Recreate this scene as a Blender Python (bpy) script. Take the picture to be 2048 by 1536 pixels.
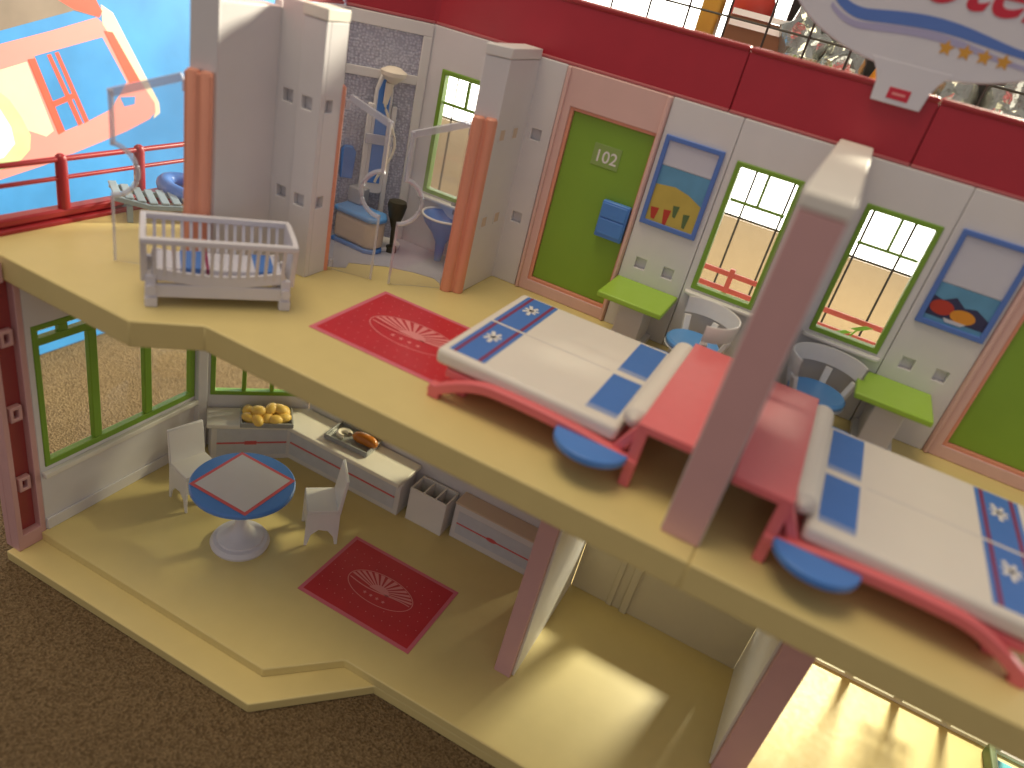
import bpy, math, random
from mathutils import Matrix, Vector
random.seed(7)
sc = bpy.context.scene
for o in list(bpy.data.objects): bpy.data.objects.remove(o)
sc.unit_settings.system = 'METRIC'
sc.unit_settings.scale_length = 0.01          # one unit is one centimetre: a toy hotel

# ---------------------------------------------------------------- camera, light, exposure
cam_d = bpy.data.cameras.new('camera'); cam = bpy.data.objects.new('camera', cam_d)
sc.collection.objects.link(cam); sc.camera = cam
cam_d.sensor_width = 36.0; cam_d.lens = 26.06; cam_d.clip_start = 0.5; cam_d.clip_end = 3000
cam.matrix_world = Matrix(((0.8741367, -0.3933856, 0.284838, 30.9006),
                           (0.4322891, 0.362862, -0.8255043, -30.7737),
                           (0.2213846, 0.844736, 0.4872473, 23.3855), (0, 0, 0, 1)))
cam_d.dof.use_dof = True; cam_d.dof.focus_distance = 62.0; cam_d.dof.aperture_fstop = 0.035

world = bpy.data.worlds.new('World'); sc.world = world; world.use_nodes = True
bg = world.node_tree.nodes['Background']
bg.inputs[0].default_value = (0.78, 0.72, 0.72, 1); bg.inputs[1].default_value = 0.43

def area(name, loc, target, size, power, col):
    d = bpy.data.lights.new(name, 'AREA'); d.shape = 'DISK'; d.size = size; d.energy = power; d.color = col
    o = bpy.data.objects.new(name, d); sc.collection.objects.link(o); o.location = loc
    o.rotation_euler = (Vector(target) - Vector(loc)).to_track_quat('-Z', 'Y').to_euler()
    return o
# low sun-like daylight falling in over the back of the toy, from behind right
area('window_daylight', (70.0, 140.0, 82.0), (20, 5, -5), 30, 0.74e6, (1.0, 0.92, 0.70))
# unseen broad fill from overhead, added to lift the upward faces
area('overhead_fill', (-20.0, -8.0, 165.0), (5, 10, -5), 95, 1.3e5, (1.0, 0.83, 0.56))
sc.view_settings.view_transform = 'Standard'; sc.view_settings.look = 'None'
sc.view_settings.exposure = 0.08; sc.view_settings.gamma = 1.0
sc.cycles.use_denoising = True
sc.cycles.max_bounces = 10; sc.cycles.transparent_max_bounces = 24

# ---------------------------------------------------------------- materials
MATS = {}
def plastic(name, col, rough=0.38, var=0.06, spec=0.5, scale=0.5, bump=0.0, bscale=8.0, sss=0.0):
    m = bpy.data.materials.new(name); m.use_nodes = True; nt = m.node_tree; N = nt.nodes; L = nt.links
    b = N['Principled BSDF']; b.inputs['Roughness'].default_value = rough
    b.inputs['Specular IOR Level'].default_value = spec
    tc = N.new('ShaderNodeTexCoord'); nz = N.new('ShaderNodeTexNoise')
    nz.inputs['Scale'].default_value = scale; nz.inputs['Detail'].default_value = 4
    L.new(tc.outputs['Object'], nz.inputs['Vector'])
    mx = N.new('ShaderNodeMix'); mx.data_type = 'RGBA'
    mx.inputs[6].default_value = tuple(c * (1 - var) for c in col) + (1,)
    mx.inputs[7].default_value = tuple(min(1, c * (1 + var)) for c in col) + (1,)
    L.new(nz.outputs['Fac'], mx.inputs[0]); L.new(mx.outputs[2], b.inputs['Base Color'])
    mr = N.new('ShaderNodeMapRange'); mr.inputs[3].default_value = rough * 0.8; mr.inputs[4].default_value = min(1, rough * 1.25)
    nz2 = N.new('ShaderNodeTexNoise'); nz2.inputs['Scale'].default_value = scale * 3.7; nz2.inputs['Detail'].default_value = 6
    L.new(tc.outputs['Object'], nz2.inputs['Vector']); L.new(nz2.outputs['Fac'], mr.inputs[0]); L.new(mr.outputs[0], b.inputs['Roughness'])
    if bump:
        nb = N.new('ShaderNodeTexNoise'); nb.inputs['Scale'].default_value = bscale; nb.inputs['Detail'].default_value = 3
        bp = N.new('ShaderNodeBump'); bp.inputs['Strength'].default_value = bump; bp.inputs['Distance'].default_value = 0.1
        L.new(tc.outputs['Object'], nb.inputs['Vector']); L.new(nb.outputs['Fac'], bp.inputs['Height']); L.new(bp.outputs[0], b.inputs['Normal'])
    if sss:
        b.inputs['Subsurface Weight'].default_value = sss; b.inputs['Subsurface Radius'].default_value = (0.3, 0.2, 0.15)
    MATS[name] = m
    return m
def clear(name, col=(1, 1, 1), gloss=0.10, rough=0.06, fk=0.55, milky=0.0):
    m = bpy.data.materials.new(name); m.use_nodes = True; nt = m.node_tree; N = nt.nodes; L = nt.links
    N.remove(N['Principled BSDF']); out = N['Material Output']
    t = N.new('ShaderNodeBsdfTransparent'); t.inputs[0].default_value = col + (1,)
    g = N.new('ShaderNodeBsdfGlossy'); g.inputs['Roughness'].default_value = rough; g.inputs[0].default_value = (1, 1, 1, 1)
    lw = N.new('ShaderNodeLayerWeight'); lw.inputs[0].default_value = 0.25
    ad = N.new('ShaderNodeMath'); ad.operation = 'MULTIPLY_ADD'; ad.inputs[1].default_value = fk; ad.inputs[2].default_value = gloss
    L.new(lw.outputs['Fresnel'], ad.inputs[0])
    mx = N.new('ShaderNodeMixShader'); L.new(ad.outputs[0], mx.inputs[0]); L.new(t.outputs[0], mx.inputs[1]); L.new(g.outputs[0], mx.inputs[2])
    if milky:
        df = N.new('ShaderNodeBsdfDiffuse'); df.inputs[0].default_value = (0.80, 0.80, 0.86, 1); m2 = N.new('ShaderNodeMixShader'); m2.inputs[0].default_value = milky
        L.new(mx.outputs[0], m2.inputs[1]); L.new(df.outputs[0], m2.inputs[2]); mx = m2
    L.new(mx.outputs[0], out.inputs[0]); MATS[name] = m
    return m
def emit(name, col, s):
    m = bpy.data.materials.new(name); m.use_nodes = True; nt = m.node_tree; N = nt.nodes
    N.remove(N['Principled BSDF']); e = N.new('ShaderNodeEmission'); e.inputs[0].default_value = col + (1,); e.inputs[1].default_value = s
    nt.links.new(e.outputs[0], N['Material Output'].inputs[0]); MATS[name] = m
    return m
plastic('tan', (0.70, 0.575, 0.245), 0.42, 0.05, bump=0.05, bscale=18)
plastic('white', (0.73, 0.71, 0.725), 0.40, 0.04)
plastic('whiteb', (0.80, 0.78, 0.76), 0.38, 0.03)
plastic('cap', (0.80, 0.77, 0.70), 0.40, 0.03)
plastic('pinkwall', (0.64, 0.37, 0.365), 0.40, 0.05)
plastic('pinkdoor', (0.74, 0.48, 0.44), 0.42, 0.05)
plastic('peach', (0.78, 0.33, 0.22), 0.36, 0.06)
plastic('postred', (0.36, 0.06, 0.06), 0.40, 0.06)
plastic('red', (0.44, 0.022, 0.040), 0.36, 0.08)
plastic('railred', (0.36, 0.022, 0.028), 0.32, 0.06)
plastic('railpale', (0.85, 0.16, 0.12), 0.36, 0.06)
plastic('bedpink', (0.77, 0.17, 0.185), 0.40, 0.06)
plastic('mattress', (0.78, 0.73, 0.66), 0.50, 0.03, sss=0.1)
plastic('blue', (0.085, 0.25, 0.68), 0.30, 0.06)
plastic('skyblue', (0.12, 0.34, 0.74), 0.30, 0.05)
plastic('printblue', (0.07, 0.20, 0.58), 0.42, 0.05)
plastic('printpale', (0.28, 0.36, 0.60), 0.42, 0.05)
plastic('maroon', (0.25, 0.035, 0.10), 0.45, 0.05)
plastic('greendoor', (0.225, 0.40, 0.038), 0.42, 0.10, scale=0.25, bump=0.04, bscale=14)
plastic('greenframe', (0.20, 0.37, 0.035), 0.36, 0.06)
plastic('greendesk', (0.34, 0.56, 0.055), 0.34, 0.05)
plastic('rugred', (0.56, 0.026, 0.040), 0.34, 0.15, scale=0.35)
plastic('rugpink', (0.68, 0.16, 0.22), 0.38, 0.06)
plastic('rugprint', (0.78, 0.28, 0.28), 0.40, 0.08)
plastic('cribwhite', (0.72, 0.70, 0.75), 0.35, 0.04)
plastic('mosaic', (0.36, 0.36, 0.46), 0.35, 0.35, scale=7.0, bump=0.6, bscale=7.0)
plastic('bathfloor', (0.42, 0.42, 0.50), 0.38, 0.10, scale=2.0)
plastic('beige', (0.66, 0.52, 0.40), 0.38, 0.04)
plastic('dark', (0.035, 0.03, 0.012), 0.5, 0.2)
plastic('grey', (0.40, 0.40, 0.42), 0.38, 0.08)
plastic('steel', (0.32, 0.33, 0.33), 0.25, 0.08)
plastic('loungergrey', (0.30, 0.40, 0.46), 0.38, 0.08)
plastic('bread', (0.90, 0.58, 0.13), 0.42, 0.18, scale=1.5)
plastic('sausage', (0.50, 0.17, 0.022), 0.22, 0.12, scale=1.5)
plastic('rearbeige', (0.60, 0.53, 0.36), 0.45, 0.05)
plastic('hedge', (0.045, 0.06, 0.015), 0.8, 0.5, scale=2.0, bump=1.0, bscale=3.0)
plastic('lip', (0.50, 0.13, 0.14), 0.4, 0.05)
plastic('cream', (0.80, 0.74, 0.62), 0.4, 0.05)
plastic('cabprint', (0.60, 0.62, 0.69), 0.40, 0.10, scale=1.2)
plastic('redline', (0.66, 0.10, 0.11), 0.42, 0.05)
plastic('clothgrey', (0.60, 0.58, 0.60), 0.5, 0.04)
plastic('signwhite', (0.68, 0.67, 0.74), 0.36, 0.03)
plastic('signblue', (0.10, 0.20, 0.58), 0.38, 0.05)
plastic('signlilac', (0.42, 0.40, 0.62), 0.38, 0.05)
plastic('signred', (0.58, 0.02, 0.05), 0.38, 0.05)
plastic('gold', (0.66, 0.33, 0.045), 0.38, 0.10)
plastic('paper', (0.62, 0.62, 0.72), 0.45, 0.04)
plastic('sea', (0.12, 0.33, 0.55), 0.45, 0.25, scale=0.6)
plastic('sand', (0.55, 0.42, 0.085), 0.45, 0.20, scale=0.6)
plastic('printred', (0.50, 0.045, 0.025), 0.45, 0.15)
plastic('printgreen', (0.10, 0.16, 0.06), 0.45, 0.15)
plastic('printorange', (0.75, 0.30, 0.03), 0.45, 0.15)
plastic('printdark', (0.035, 0.035, 0.10), 0.45, 0.2)
plastic('plate', (0.27, 0.40, 0.11), 0.40, 0.04)
plastic('boxblue', (0.055, 0.27, 0.62), 0.32, 0.35, scale=0.16)
plastic('boxsalmon', (0.82, 0.29, 0.27), 0.34, 0.06, scale=0.2)
plastic('boxorange', (0.78, 0.11, 0.07), 0.34, 0.06)
plastic('boxcream', (0.80, 0.66, 0.48), 0.34, 0.06)
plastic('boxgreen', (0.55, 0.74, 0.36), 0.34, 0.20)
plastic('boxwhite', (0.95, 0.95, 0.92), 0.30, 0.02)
plastic('boxgrey', (0.24, 0.19, 0.15), 0.4, 0.3, scale=0.3)
plastic('teal', (0.10, 0.42, 0.46), 0.25, 0.06)
plastic('wire', (0.02, 0.017, 0.012), 0.45, 0.1)
plastic('brown', (0.20, 0.09, 0.04), 0.6, 0.3, scale=0.2)
plastic('goldcloth', (0.50, 0.27, 0.03), 0.6, 0.4, scale=0.3)
plastic('leaf', (0.28, 0.60, 0.05), 0.35, 0.15)
plastic('towel', (0.62, 0.64, 0.70), 0.8, 0.06, bump=0.4, bscale=12)
clear('glass', (0.97, 0.98, 0.97), 0.0, 0.10, 0.10)
clear('acrylic', (0.95, 0.95, 0.96), 0.03, 0.08, 0.35, 0.05)
clear('acrylicedge', (0.90, 0.90, 0.94), 0.16, 0.12, 0.55, 0.36)
emit('daylight', (1.0, 0.96, 0.84), 5.5)
m = plastic('mosaic', (0.4, 0.4, 0.5), 0.32, 0.0)
N = m.node_tree.nodes; L = m.node_tree.links; tc = N.new('ShaderNodeTexCoord'); vo = N.new('ShaderNodeTexVoronoi'); vo.inputs['Scale'].default_value = 4.6; vo.inputs['Randomness'].default_value = 0.55
L.new(tc.outputs['Object'], vo.inputs['Vector']); cr = N.new('ShaderNodeValToRGB'); cr.color_ramp.elements[0].color = (0.66, 0.66, 0.76, 1); cr.color_ramp.elements[1].color = (0.42, 0.42, 0.52, 1)
cr.color_ramp.elements[0].position = 0.25; cr.color_ramp.elements[1].position = 0.62
L.new(vo.outputs['Distance'], cr.inputs[0]); L.new(cr.outputs[0], N['Principled BSDF'].inputs['Base Color'])
bp = N.new('ShaderNodeBump'); bp.invert = True; bp.inputs['Strength'].default_value = 0.7; bp.inputs['Distance'].default_value = 0.12; L.new(vo.outputs['Distance'], bp.inputs['Height']); L.new(bp.outputs[0], N['Principled BSDF'].inputs['Normal'])
# frosted panes, added to dim the daylight entering the lower rooms
for fname, fmix in (('frosted_dimmer', 0.18), ('frosted_dimmer_dense', 0.42)):
  m = bpy.data.materials.new(fname); m.use_nodes = True; N = m.node_tree.nodes; L = m.node_tree.links
  N.remove(N['Principled BSDF']); t_ = N.new('ShaderNodeBsdfTransparent'); t_.inputs[0].default_value = (0.97, 0.96, 0.86, 1)
  d_ = N.new('ShaderNodeBsdfDiffuse'); d_.inputs[0].default_value = (0.55, 0.47, 0.27, 1)
  x_ = N.new('ShaderNodeMixShader'); x_.inputs[0].default_value = fmix; L.new(t_.outputs[0], x_.inputs[1]); L.new(d_.outputs[0], x_.inputs[2])
  L.new(x_.outputs[0], N['Material Output'].inputs[0]); MATS[fname] = m
# crinkled foil bag
m = plastic('foil', (0.50, 0.52, 0.46), 0.16, 0.5, scale=0.35, bump=1.0, bscale=0.9); m.node_tree.nodes['Principled BSDF'].inputs['Metallic'].default_value = 0.75
# carpet: looped pile, in colour and fine relief
m = plastic('carpet', (0.34, 0.225, 0.135), 0.95, 0.0, spec=0.1)
nt = m.node_tree; N = nt.nodes; L = nt.links; b = N['Principled BSDF']
tc = N.new('ShaderNodeTexCoord'); vo = N.new('ShaderNodeTexVoronoi'); vo.inputs['Scale'].default_value = 5.2
nn = N.new('ShaderNodeTexNoise'); nn.inputs['Scale'].default_value = 6.5; nn.inputs['Detail'].default_value = 4
L.new(tc.outputs['Object'], vo.inputs['Vector']); L.new(tc.outputs['Object'], nn.inputs['Vector'])
cr = N.new('ShaderNodeValToRGB'); cr.color_ramp.elements[0].color = (0.145, 0.095, 0.048, 1); cr.color_ramp.elements[1].color = (0.36, 0.255, 0.14, 1)
cr.color_ramp.elements[0].position = 0.25; cr.color_ramp.elements[1].position = 0.78
ma = N.new('ShaderNodeMath'); ma.operation = 'MULTIPLY_ADD'; ma.inputs[1].default_value = -0.45; L.new(vo.outputs['Distance'], ma.inputs[0])
ad = N.new('ShaderNodeMath'); ad.operation = 'ADD'; ad.inputs[1].default_value = 0.18; L.new(nn.outputs['Fac'], ad.inputs[0]); L.new(ad.outputs[0], ma.inputs[2])
L.new(ma.outputs[0], cr.inputs[0]); L.new(cr.outputs[0], b.inputs['Base Color'])
bp = N.new('ShaderNodeBump'); bp.inputs['Strength'].default_value = 1.0; bp.inputs['Distance'].default_value = 0.45
L.new(ma.outputs[0], bp.inputs['Height']); L.new(bp.outputs[0], b.inputs['Normal'])

# ---------------------------------------------------------------- mesh helpers
class MB:
    def __init__(s): s.v = []; s.f = []
    def add(s, vs, fs):
        k = len(s.v); s.v += [tuple(p) for p in vs]; s.f += [tuple(i + k for i in f) for f in fs]; return s
    def box(s, x0, x1, y0, y1, z0, z1):
        return s.add([(x0,y0,z0),(x1,y0,z0),(x1,y1,z0),(x0,y1,z0),(x0,y0,z1),(x1,y0,z1),(x1,y1,z1),(x0,y1,z1)],
                     [(3,2,1,0),(4,5,6,7),(0,1,5,4),(1,2,6,5),(2,3,7,6),(3,0,4,7)])
    def prism(s, poly, z0, z1, axis='z'):
        a = sum(poly[i][0]*poly[(i+1)%len(poly)][1]-poly[(i+1)%len(poly)][0]*poly[i][1] for i in range(len(poly)))
        if a < 0: poly = poly[::-1]
        n = len(poly)
        if axis == 'z': P = lambda p, z: (p[0], p[1], z)
        elif axis == 'y': P = lambda p, z: (p[0], z, p[1])      # poly in XZ
        else: P = lambda p, z: (z, p[0], p[1])                  # poly in YZ
        vs = [P(p, z0) for p in poly] + [P(p, z1) for p in poly]
        fs = [tuple(range(n-1, -1, -1)), tuple(range(n, 2*n))] + [(i, (i+1)%n, n+(i+1)%n, n+i) for i in range(n)]
        if axis == 'y': fs = [f[::-1] for f in fs]
        return s.add(vs, fs)
    def lathe(s, prof, cx=0, cy=0, n=32, a0=0, a1=2*math.pi):
        full = abs(a1-a0-2*math.pi) < 1e-6; m = n if full else n+1; vs = []; fs = []
        for i in range(m):
            a = a0+(a1-a0)*i/n
            for r, z in prof: vs.append((cx+r*math.cos(a), cy+r*math.sin(a), z))
        k = len(prof)
        for i in range(n):
            j = (i+1) % m
            for q in range(k-1): fs.append((i*k+q, j*k+q, j*k+q+1, i*k+q+1))
        return s.add(vs, fs)
    def tube(s, pts, r, n=8, closed=False, sy=1.0):
        pts = [Vector(p) for p in pts]; vs = []; fs = []; m = len(pts)
        up = Vector((0,0,1))
        for i, p in enumerate(pts):
            t = (pts[(i+1)%m] if (closed or i < m-1) else p) - (pts[i-1] if (closed or i > 0) else p)
            t.normalize(); u = up if abs(t.dot(up)) < 0.95 else Vector((0,1,0))
            a = t.cross(u).normalized(); b = a.cross(t).normalized(); rr = r[i] if isinstance(r, (list, tuple)) else r
            for k in range(n):
                an = 2*math.pi*k/n; vs.append(p + a*math.cos(an)*rr + b*math.sin(an)*rr*sy)
        for i in range(m if closed else m-1):
            j = (i+1) % m
            for k in range(n): fs.append((i*n+k, i*n+(k+1)%n, j*n+(k+1)%n, j*n+k))
        if not closed: fs += [tuple(range(n-1,-1,-1)), tuple((m-1)*n+k for k in range(n))]
        return s.add(vs, fs)
    def ribbon(s, pts, w, h, vert=(0,0,1)):
        # a bar of rectangular section swept along pts; w across, h along 'vert'
        pts = [Vector(p) for p in pts]; V = Vector(vert); vs = []; fs = []; m = len(pts)
        for i, p in enumerate(pts):
            t = (pts[min(i+1,m-1)]-pts[max(i-1,0)]).normalized(); a = t.cross(V).normalized(); b = a.cross(t).normalized()
            for su, sv in ((-1,-1),(1,-1),(1,1),(-1,1)): vs.append(p+a*su*w/2+b*sv*h/2)
        for i in range(m-1):
            for k in range(4): fs.append((i*4+k, i*4+(k+1)%4, (i+1)*4+(k+1)%4, (i+1)*4+k))
        fs += [(3,2,1,0), tuple((m-1)*4+k for k in range(4))]
        return s.add(vs, fs)
    def sphere(s, c, r, n=16, m=10):
        vs = [(c[0],c[1],c[2]-r[2])]; fs = []
        for i in range(1, m):
            t = -math.pi/2+math.pi*i/m
            for k in range(n):
                a = 2*math.pi*k/n; vs.append((c[0]+r[0]*math.cos(t)*math.cos(a), c[1]+r[1]*math.cos(t)*math.sin(a), c[2]+r[2]*math.sin(t)))
        vs.append((c[0],c[1],c[2]+r[2])); e = len(vs)-1
        for k in range(n): fs.append((0, 1+(k+1)%n, 1+k)); fs.append((e, 1+(m-2)*n+k, 1+(m-2)*n+(k+1)%n))
        for i in range(m-2):
            for k in range(n): fs.append((1+i*n+k, 1+i*n+(k+1)%n, 1+(i+1)*n+(k+1)%n, 1+(i+1)*n+k))
        return s.add(vs, fs)
    def grid(s, us, vs_, solid, d0, d1, frame):
        # solid plate with openings: us/vs_ break lines, solid(uc, vc) -> bool, depth d0..d1, frame(u, v, d) -> xyz
        cells = {(i, j): solid((us[i]+us[i+1])/2, (vs_[j]+vs_[j+1])/2) for i in range(len(us)-1) for j in range(len(vs_)-1)}
        idx = {}; vv = []; ff = []
        def V(i, j, d):
            if (i,j,d) not in idx: idx[(i,j,d)] = len(vv); vv.append(frame(us[i], vs_[j], (d0, d1)[d]))
            return idx[(i,j,d)]
        for (i, j), on in cells.items():
            if not on: continue
            ff.append((V(i,j,0),V(i+1,j,0),V(i+1,j+1,0),V(i,j+1,0))); ff.append((V(i,j,1),V(i,j+1,1),V(i+1,j+1,1),V(i+1,j,1)))
            if not cells.get((i-1,j)): ff.append((V(i,j,0),V(i,j+1,0),V(i,j+1,1),V(i,j,1)))
            if not cells.get((i+1,j)): ff.append((V(i+1,j,0),V(i+1,j,1),V(i+1,j+1,1),V(i+1,j+1,0)))
            if not cells.get((i,j-1)): ff.append((V(i,j,0),V(i,j,1),V(i+1,j,1),V(i+1,j,0)))
            if not cells.get((i,j+1)): ff.append((V(i,j+1,0),V(i+1,j+1,0),V(i+1,j+1,1),V(i,j+1,1)))
        return s.add(vv, ff)

def link(o, parent=None):
    sc.collection.objects.link(o)
    if parent is not None: o.parent = parent
    return o
def obj(name, mb, mat, parent=None, bevel=0.0, smooth=False, world=False, seg=2):
    me = bpy.data.meshes.new(name); me.from_pydata(mb.v, [], mb.f); me.validate()
    me.materials.append(MATS[mat])
    if smooth:
        me.polygons.foreach_set('use_smooth', [True]*len(me.polygons))
    o = bpy.data.objects.new(name, me); link(o, parent)
    if world and parent is not None: o.location = -Vector(parent.location)
    if bevel:
        md = o.modifiers.new('bevel', 'BEVEL'); md.width = bevel; md.segments = seg; md.limit_method = 'ANGLE'; md.angle_limit = math.radians(35)
        md.harden_normals = False
        me.polygons.foreach_set('use_smooth', [True]*len(me.polygons))
    if smooth or bevel:
        me.update()
        try: me.set_sharp_from_angle(angle=math.radians(40))
        except Exception: pass
    return o
def tag(o, label, cat, group=None):
    o['label'] = label; o['category'] = cat
    if group: o['group'] = group
    return o
def thing(name, label, cat, loc=(0,0,0), rz=0.0, group=None):
    o = bpy.data.objects.new(name, None); sc.collection.objects.link(o)
    o.location = loc; o.rotation_euler = (0, 0, rz); o.empty_display_size = 0.5
    return tag(o, label, cat, group)
def text(name, s, size, mat, parent, loc, rot, shear=0.0, ext=0.02, off=0.0, sx=1.0):
    c = bpy.data.curves.new(name, 'FONT'); c.body = s; c.size = size; c.shear = shear; c.extrude = ext; c.offset = off
    c.align_x = 'CENTER'; c.align_y = 'BOTTOM_BASELINE'; c.resolution_u = 6
    t = bpy.data.objects.new(name, c); sc.collection.objects.link(t)
    dg = bpy.context.evaluated_depsgraph_get(); me = bpy.data.meshes.new_from_object(t.evaluated_get(dg))
    bpy.data.objects.remove(t); me.materials.clear(); me.materials.append(MATS[mat])
    o = bpy.data.objects.new(name, me); link(o, parent); o.location = loc; o.rotation_euler = rot; o.scale = (sx, 1, 1)
    return o
def star(cx, cy, r, n=5, ri=0.42, a0=math.pi/2):
    return [(cx+(r if k % 2 == 0 else r*ri)*math.cos(a0+k*math.pi/n), cy+(r if k % 2 == 0 else r*ri)*math.sin(a0+k*math.pi/n)) for k in range(2*n)]
def ell(cx, cy, a, b, n=48, t0=0, t1=2*math.pi):
    return [(cx+a*math.cos(t0+(t1-t0)*k/n), cy+b*math.sin(t0+(t1-t0)*k/n)) for k in range(n if abs(t1-t0-2*math.pi) < 1e-6 else n+1)]

# ---------------------------------------------------------------- carpet and outdoors
ZL = -24.0; ZC = -25.75
g = obj('carpet', MB().add([(-320,-160,ZC),(420,-160,ZC),(420,194,ZC),(-320,194,ZC)], [(0,1,2,3)]), 'carpet'); g['kind'] = 'structure'
g = obj('sky', MB().add([(-108,192,ZC-2),(420,192,ZC-2),(420,192,62),(-108,192,62)], [(0,1,2,3)]), 'daylight'); g['kind'] = 'structure'

# ---------------------------------------------------------------- the toy hotel
H = thing('toy_hotel', 'large pink and white two storey toy hotel with red roof band, open at the front', 'toy hotel', (15, 8, ZC))
def part(name, mb, mat, bevel=0.05, smooth=False, parent=None):
    if parent is None: return obj(name, mb, mat, H, bevel, smooth, world=True)
    return obj(name, mb, mat, parent, bevel, smooth)
def sub(name, mb, mat, parent, bevel=0.04, smooth=False):          # sub-part given in world coordinates
    return obj(name, mb, mat, parent, bevel, smooth)

# lower base: outer ledge, raised inner floor
part('base_plate', MB().prism([(-15.2,-4.65),(8.85,-4.15),(15.1,2.25),(75,2.95),(75,27.4),(-7,27.4),(-15.2,19)], ZC+0.02, ZL-0.82), 'tan', 0.08)
part('ground_floor', MB().prism([(-14.39,-2.3),(8.1,-1.9),(12.25,2.22),(15.2,2.24),(75,2.93),(75,27.1),(-7.0,27.1),(-14.39,19)], ZL-0.84, ZL), 'tan', 0.08)
# upper floor in two pieces with a seam
part('upper_floor', MB().prism([(-17.0,-2.75),(-3.1,-2.85),(0,0),(31.58,0),(31.58,25.2),(-7.2,25.2),(-17.0,17)], -1.8, 0), 'tan', 0.09)
part('upper_floor', MB().prism([(31.63,0),(75,0),(75,25.2),(31.63,25.2)], -1.8, 0), 'tan', 0.09)

part('seam_strip', MB().box(31.4, 31.8, 0.06, 25.1, -1.76, -0.2), 'tan', 0)
def wall_y(name, mat, x0, x1, z0, z1, y0, y1, holes=(), bevel=0.05):
    us = sorted({x0, x1, *[max(x0,min(x1,h[0])) for h in holes], *[max(x0,min(x1,h[1])) for h in holes]})
    vs = sorted({z0, z1, *[max(z0,min(z1,h[2])) for h in holes], *[max(z0,min(z1,h[3])) for h in holes]})
    ok = lambda u, v: not any(h[0] < u < h[1] and h[2] < v < h[3] for h in holes)
    return part(name, MB().grid(us, vs, ok, y0, y1, lambda u, v, d: (u, d, v)), mat, bevel)
def wall_dir(name, mat, p, q, z0, z1, t0, t1, holes=(), bevel=0.05):
    dx, dy = q[0]-p[0], q[1]-p[1]; Ln = math.hypot(dx, dy); dx /= Ln; dy /= Ln; nx, ny = -dy, dx
    us = sorted({0, Ln, *[h[0] for h in holes], *[h[1] for h in holes]}); vs = sorted({z0, z1, *[h[2] for h in holes], *[h[3] for h in holes]})
    ok = lambda u, v: not any(h[0] < u < h[1] and h[2] < v < h[3] for h in holes)
    fr = lambda u, v, d: (p[0]+dx*u+nx*d, p[1]+dy*u+ny*d, v)
    return part(name, MB().grid(us, vs, ok, t0, t1, fr), mat, bevel), fr
def sockets(xs, zs, r=0.42): return [(x-r, x+r, z-r, z+r) for x in xs for z in zs]
WH = 17.62; YW = 24.0
SZ = (5.58, 12.2)
def panel(x0, x1, holes=(), sock=()):
    # front layer with the square sockets cut through it, back layer behind
    a = wall_y('wall_panel', 'white', x0, x1, 0.01, WH, YW, YW+0.45, list(holes)+list(sock))
    b = wall_y('panel_backing', 'white', x0, x1, 0.01, WH, YW+0.46, YW+0.95, list(holes), 0)
    return a
panel(7.80, 9.96, sock=sockets([8.72], SZ))
panel(18.22, 23.30, sock=sockets([19.62, 21.86], SZ[:1]))
def window_part(x0, x1, z0, z1, transom=12.25):
    w = wall_y('window', 'greenframe', x0, x1, z0, z1, YW-0.10, YW+0.62, [(x0+0.36, x1-0.36, z0+0.36, z1-0.36)], 0.06)
    m = (x0+x1)/2
    sub('glazing_bar', MB().box(x0+0.42, x1-0.42, YW+0.15, YW+0.40, transom-0.11, transom+0.11), 'greenframe', w)
    sub('glazing_bar', MB().box(m-0.11, m+0.11, YW+0.14, YW+0.41, transom+0.11, z1-0.42), 'greenframe', w)
    sub('pane', MB().box(x0+0.42, x1-0.42, YW+0.44, YW+0.48, z0+0.42, transom-0.1), 'glass', w, 0)
    sub('pane', MB().box(x0+0.42, m-0.1, YW+0.44, YW+0.48, transom+0.1, z1-0.42), 'glass', w, 0)
    sub('pane', MB().box(m+0.1, x1-0.42, YW+0.44, YW+0.48, transom+0.1, z1-0.42), 'glass', w, 0)
    sub('sill', MB().prism([(x0-0.35,YW-0.02),(x0-0.25,YW-0.45),(x0,YW-0.62),(x1,YW-0.62),(x1+0.25,YW-0.45),(x1+0.35,YW-0.02)], z0-0.42, z0-0.14), 'whiteb', w, 0.08)
    return w
W1 = (23.85, 28.62, 5.22, 14.92); W2 = (32.80, 37.66, 5.46, 14.86); W0 = (-0.20, 4.70, 4.85, 14.72)
def hole(w): return (w[0]+0.02, w[1]-0.02, w[2]+0.02, w[3]-0.02)
panel(23.35, 29.62, [hole(W1)]); panel(31.74, 38.15, [hole(W2)])
panel(38.20, 43.26, sock=sockets([39.64, 41.88], SZ[:1]))
panel(51.55, 60.0)
window_part(*W1); window_part(*W2)
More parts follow.
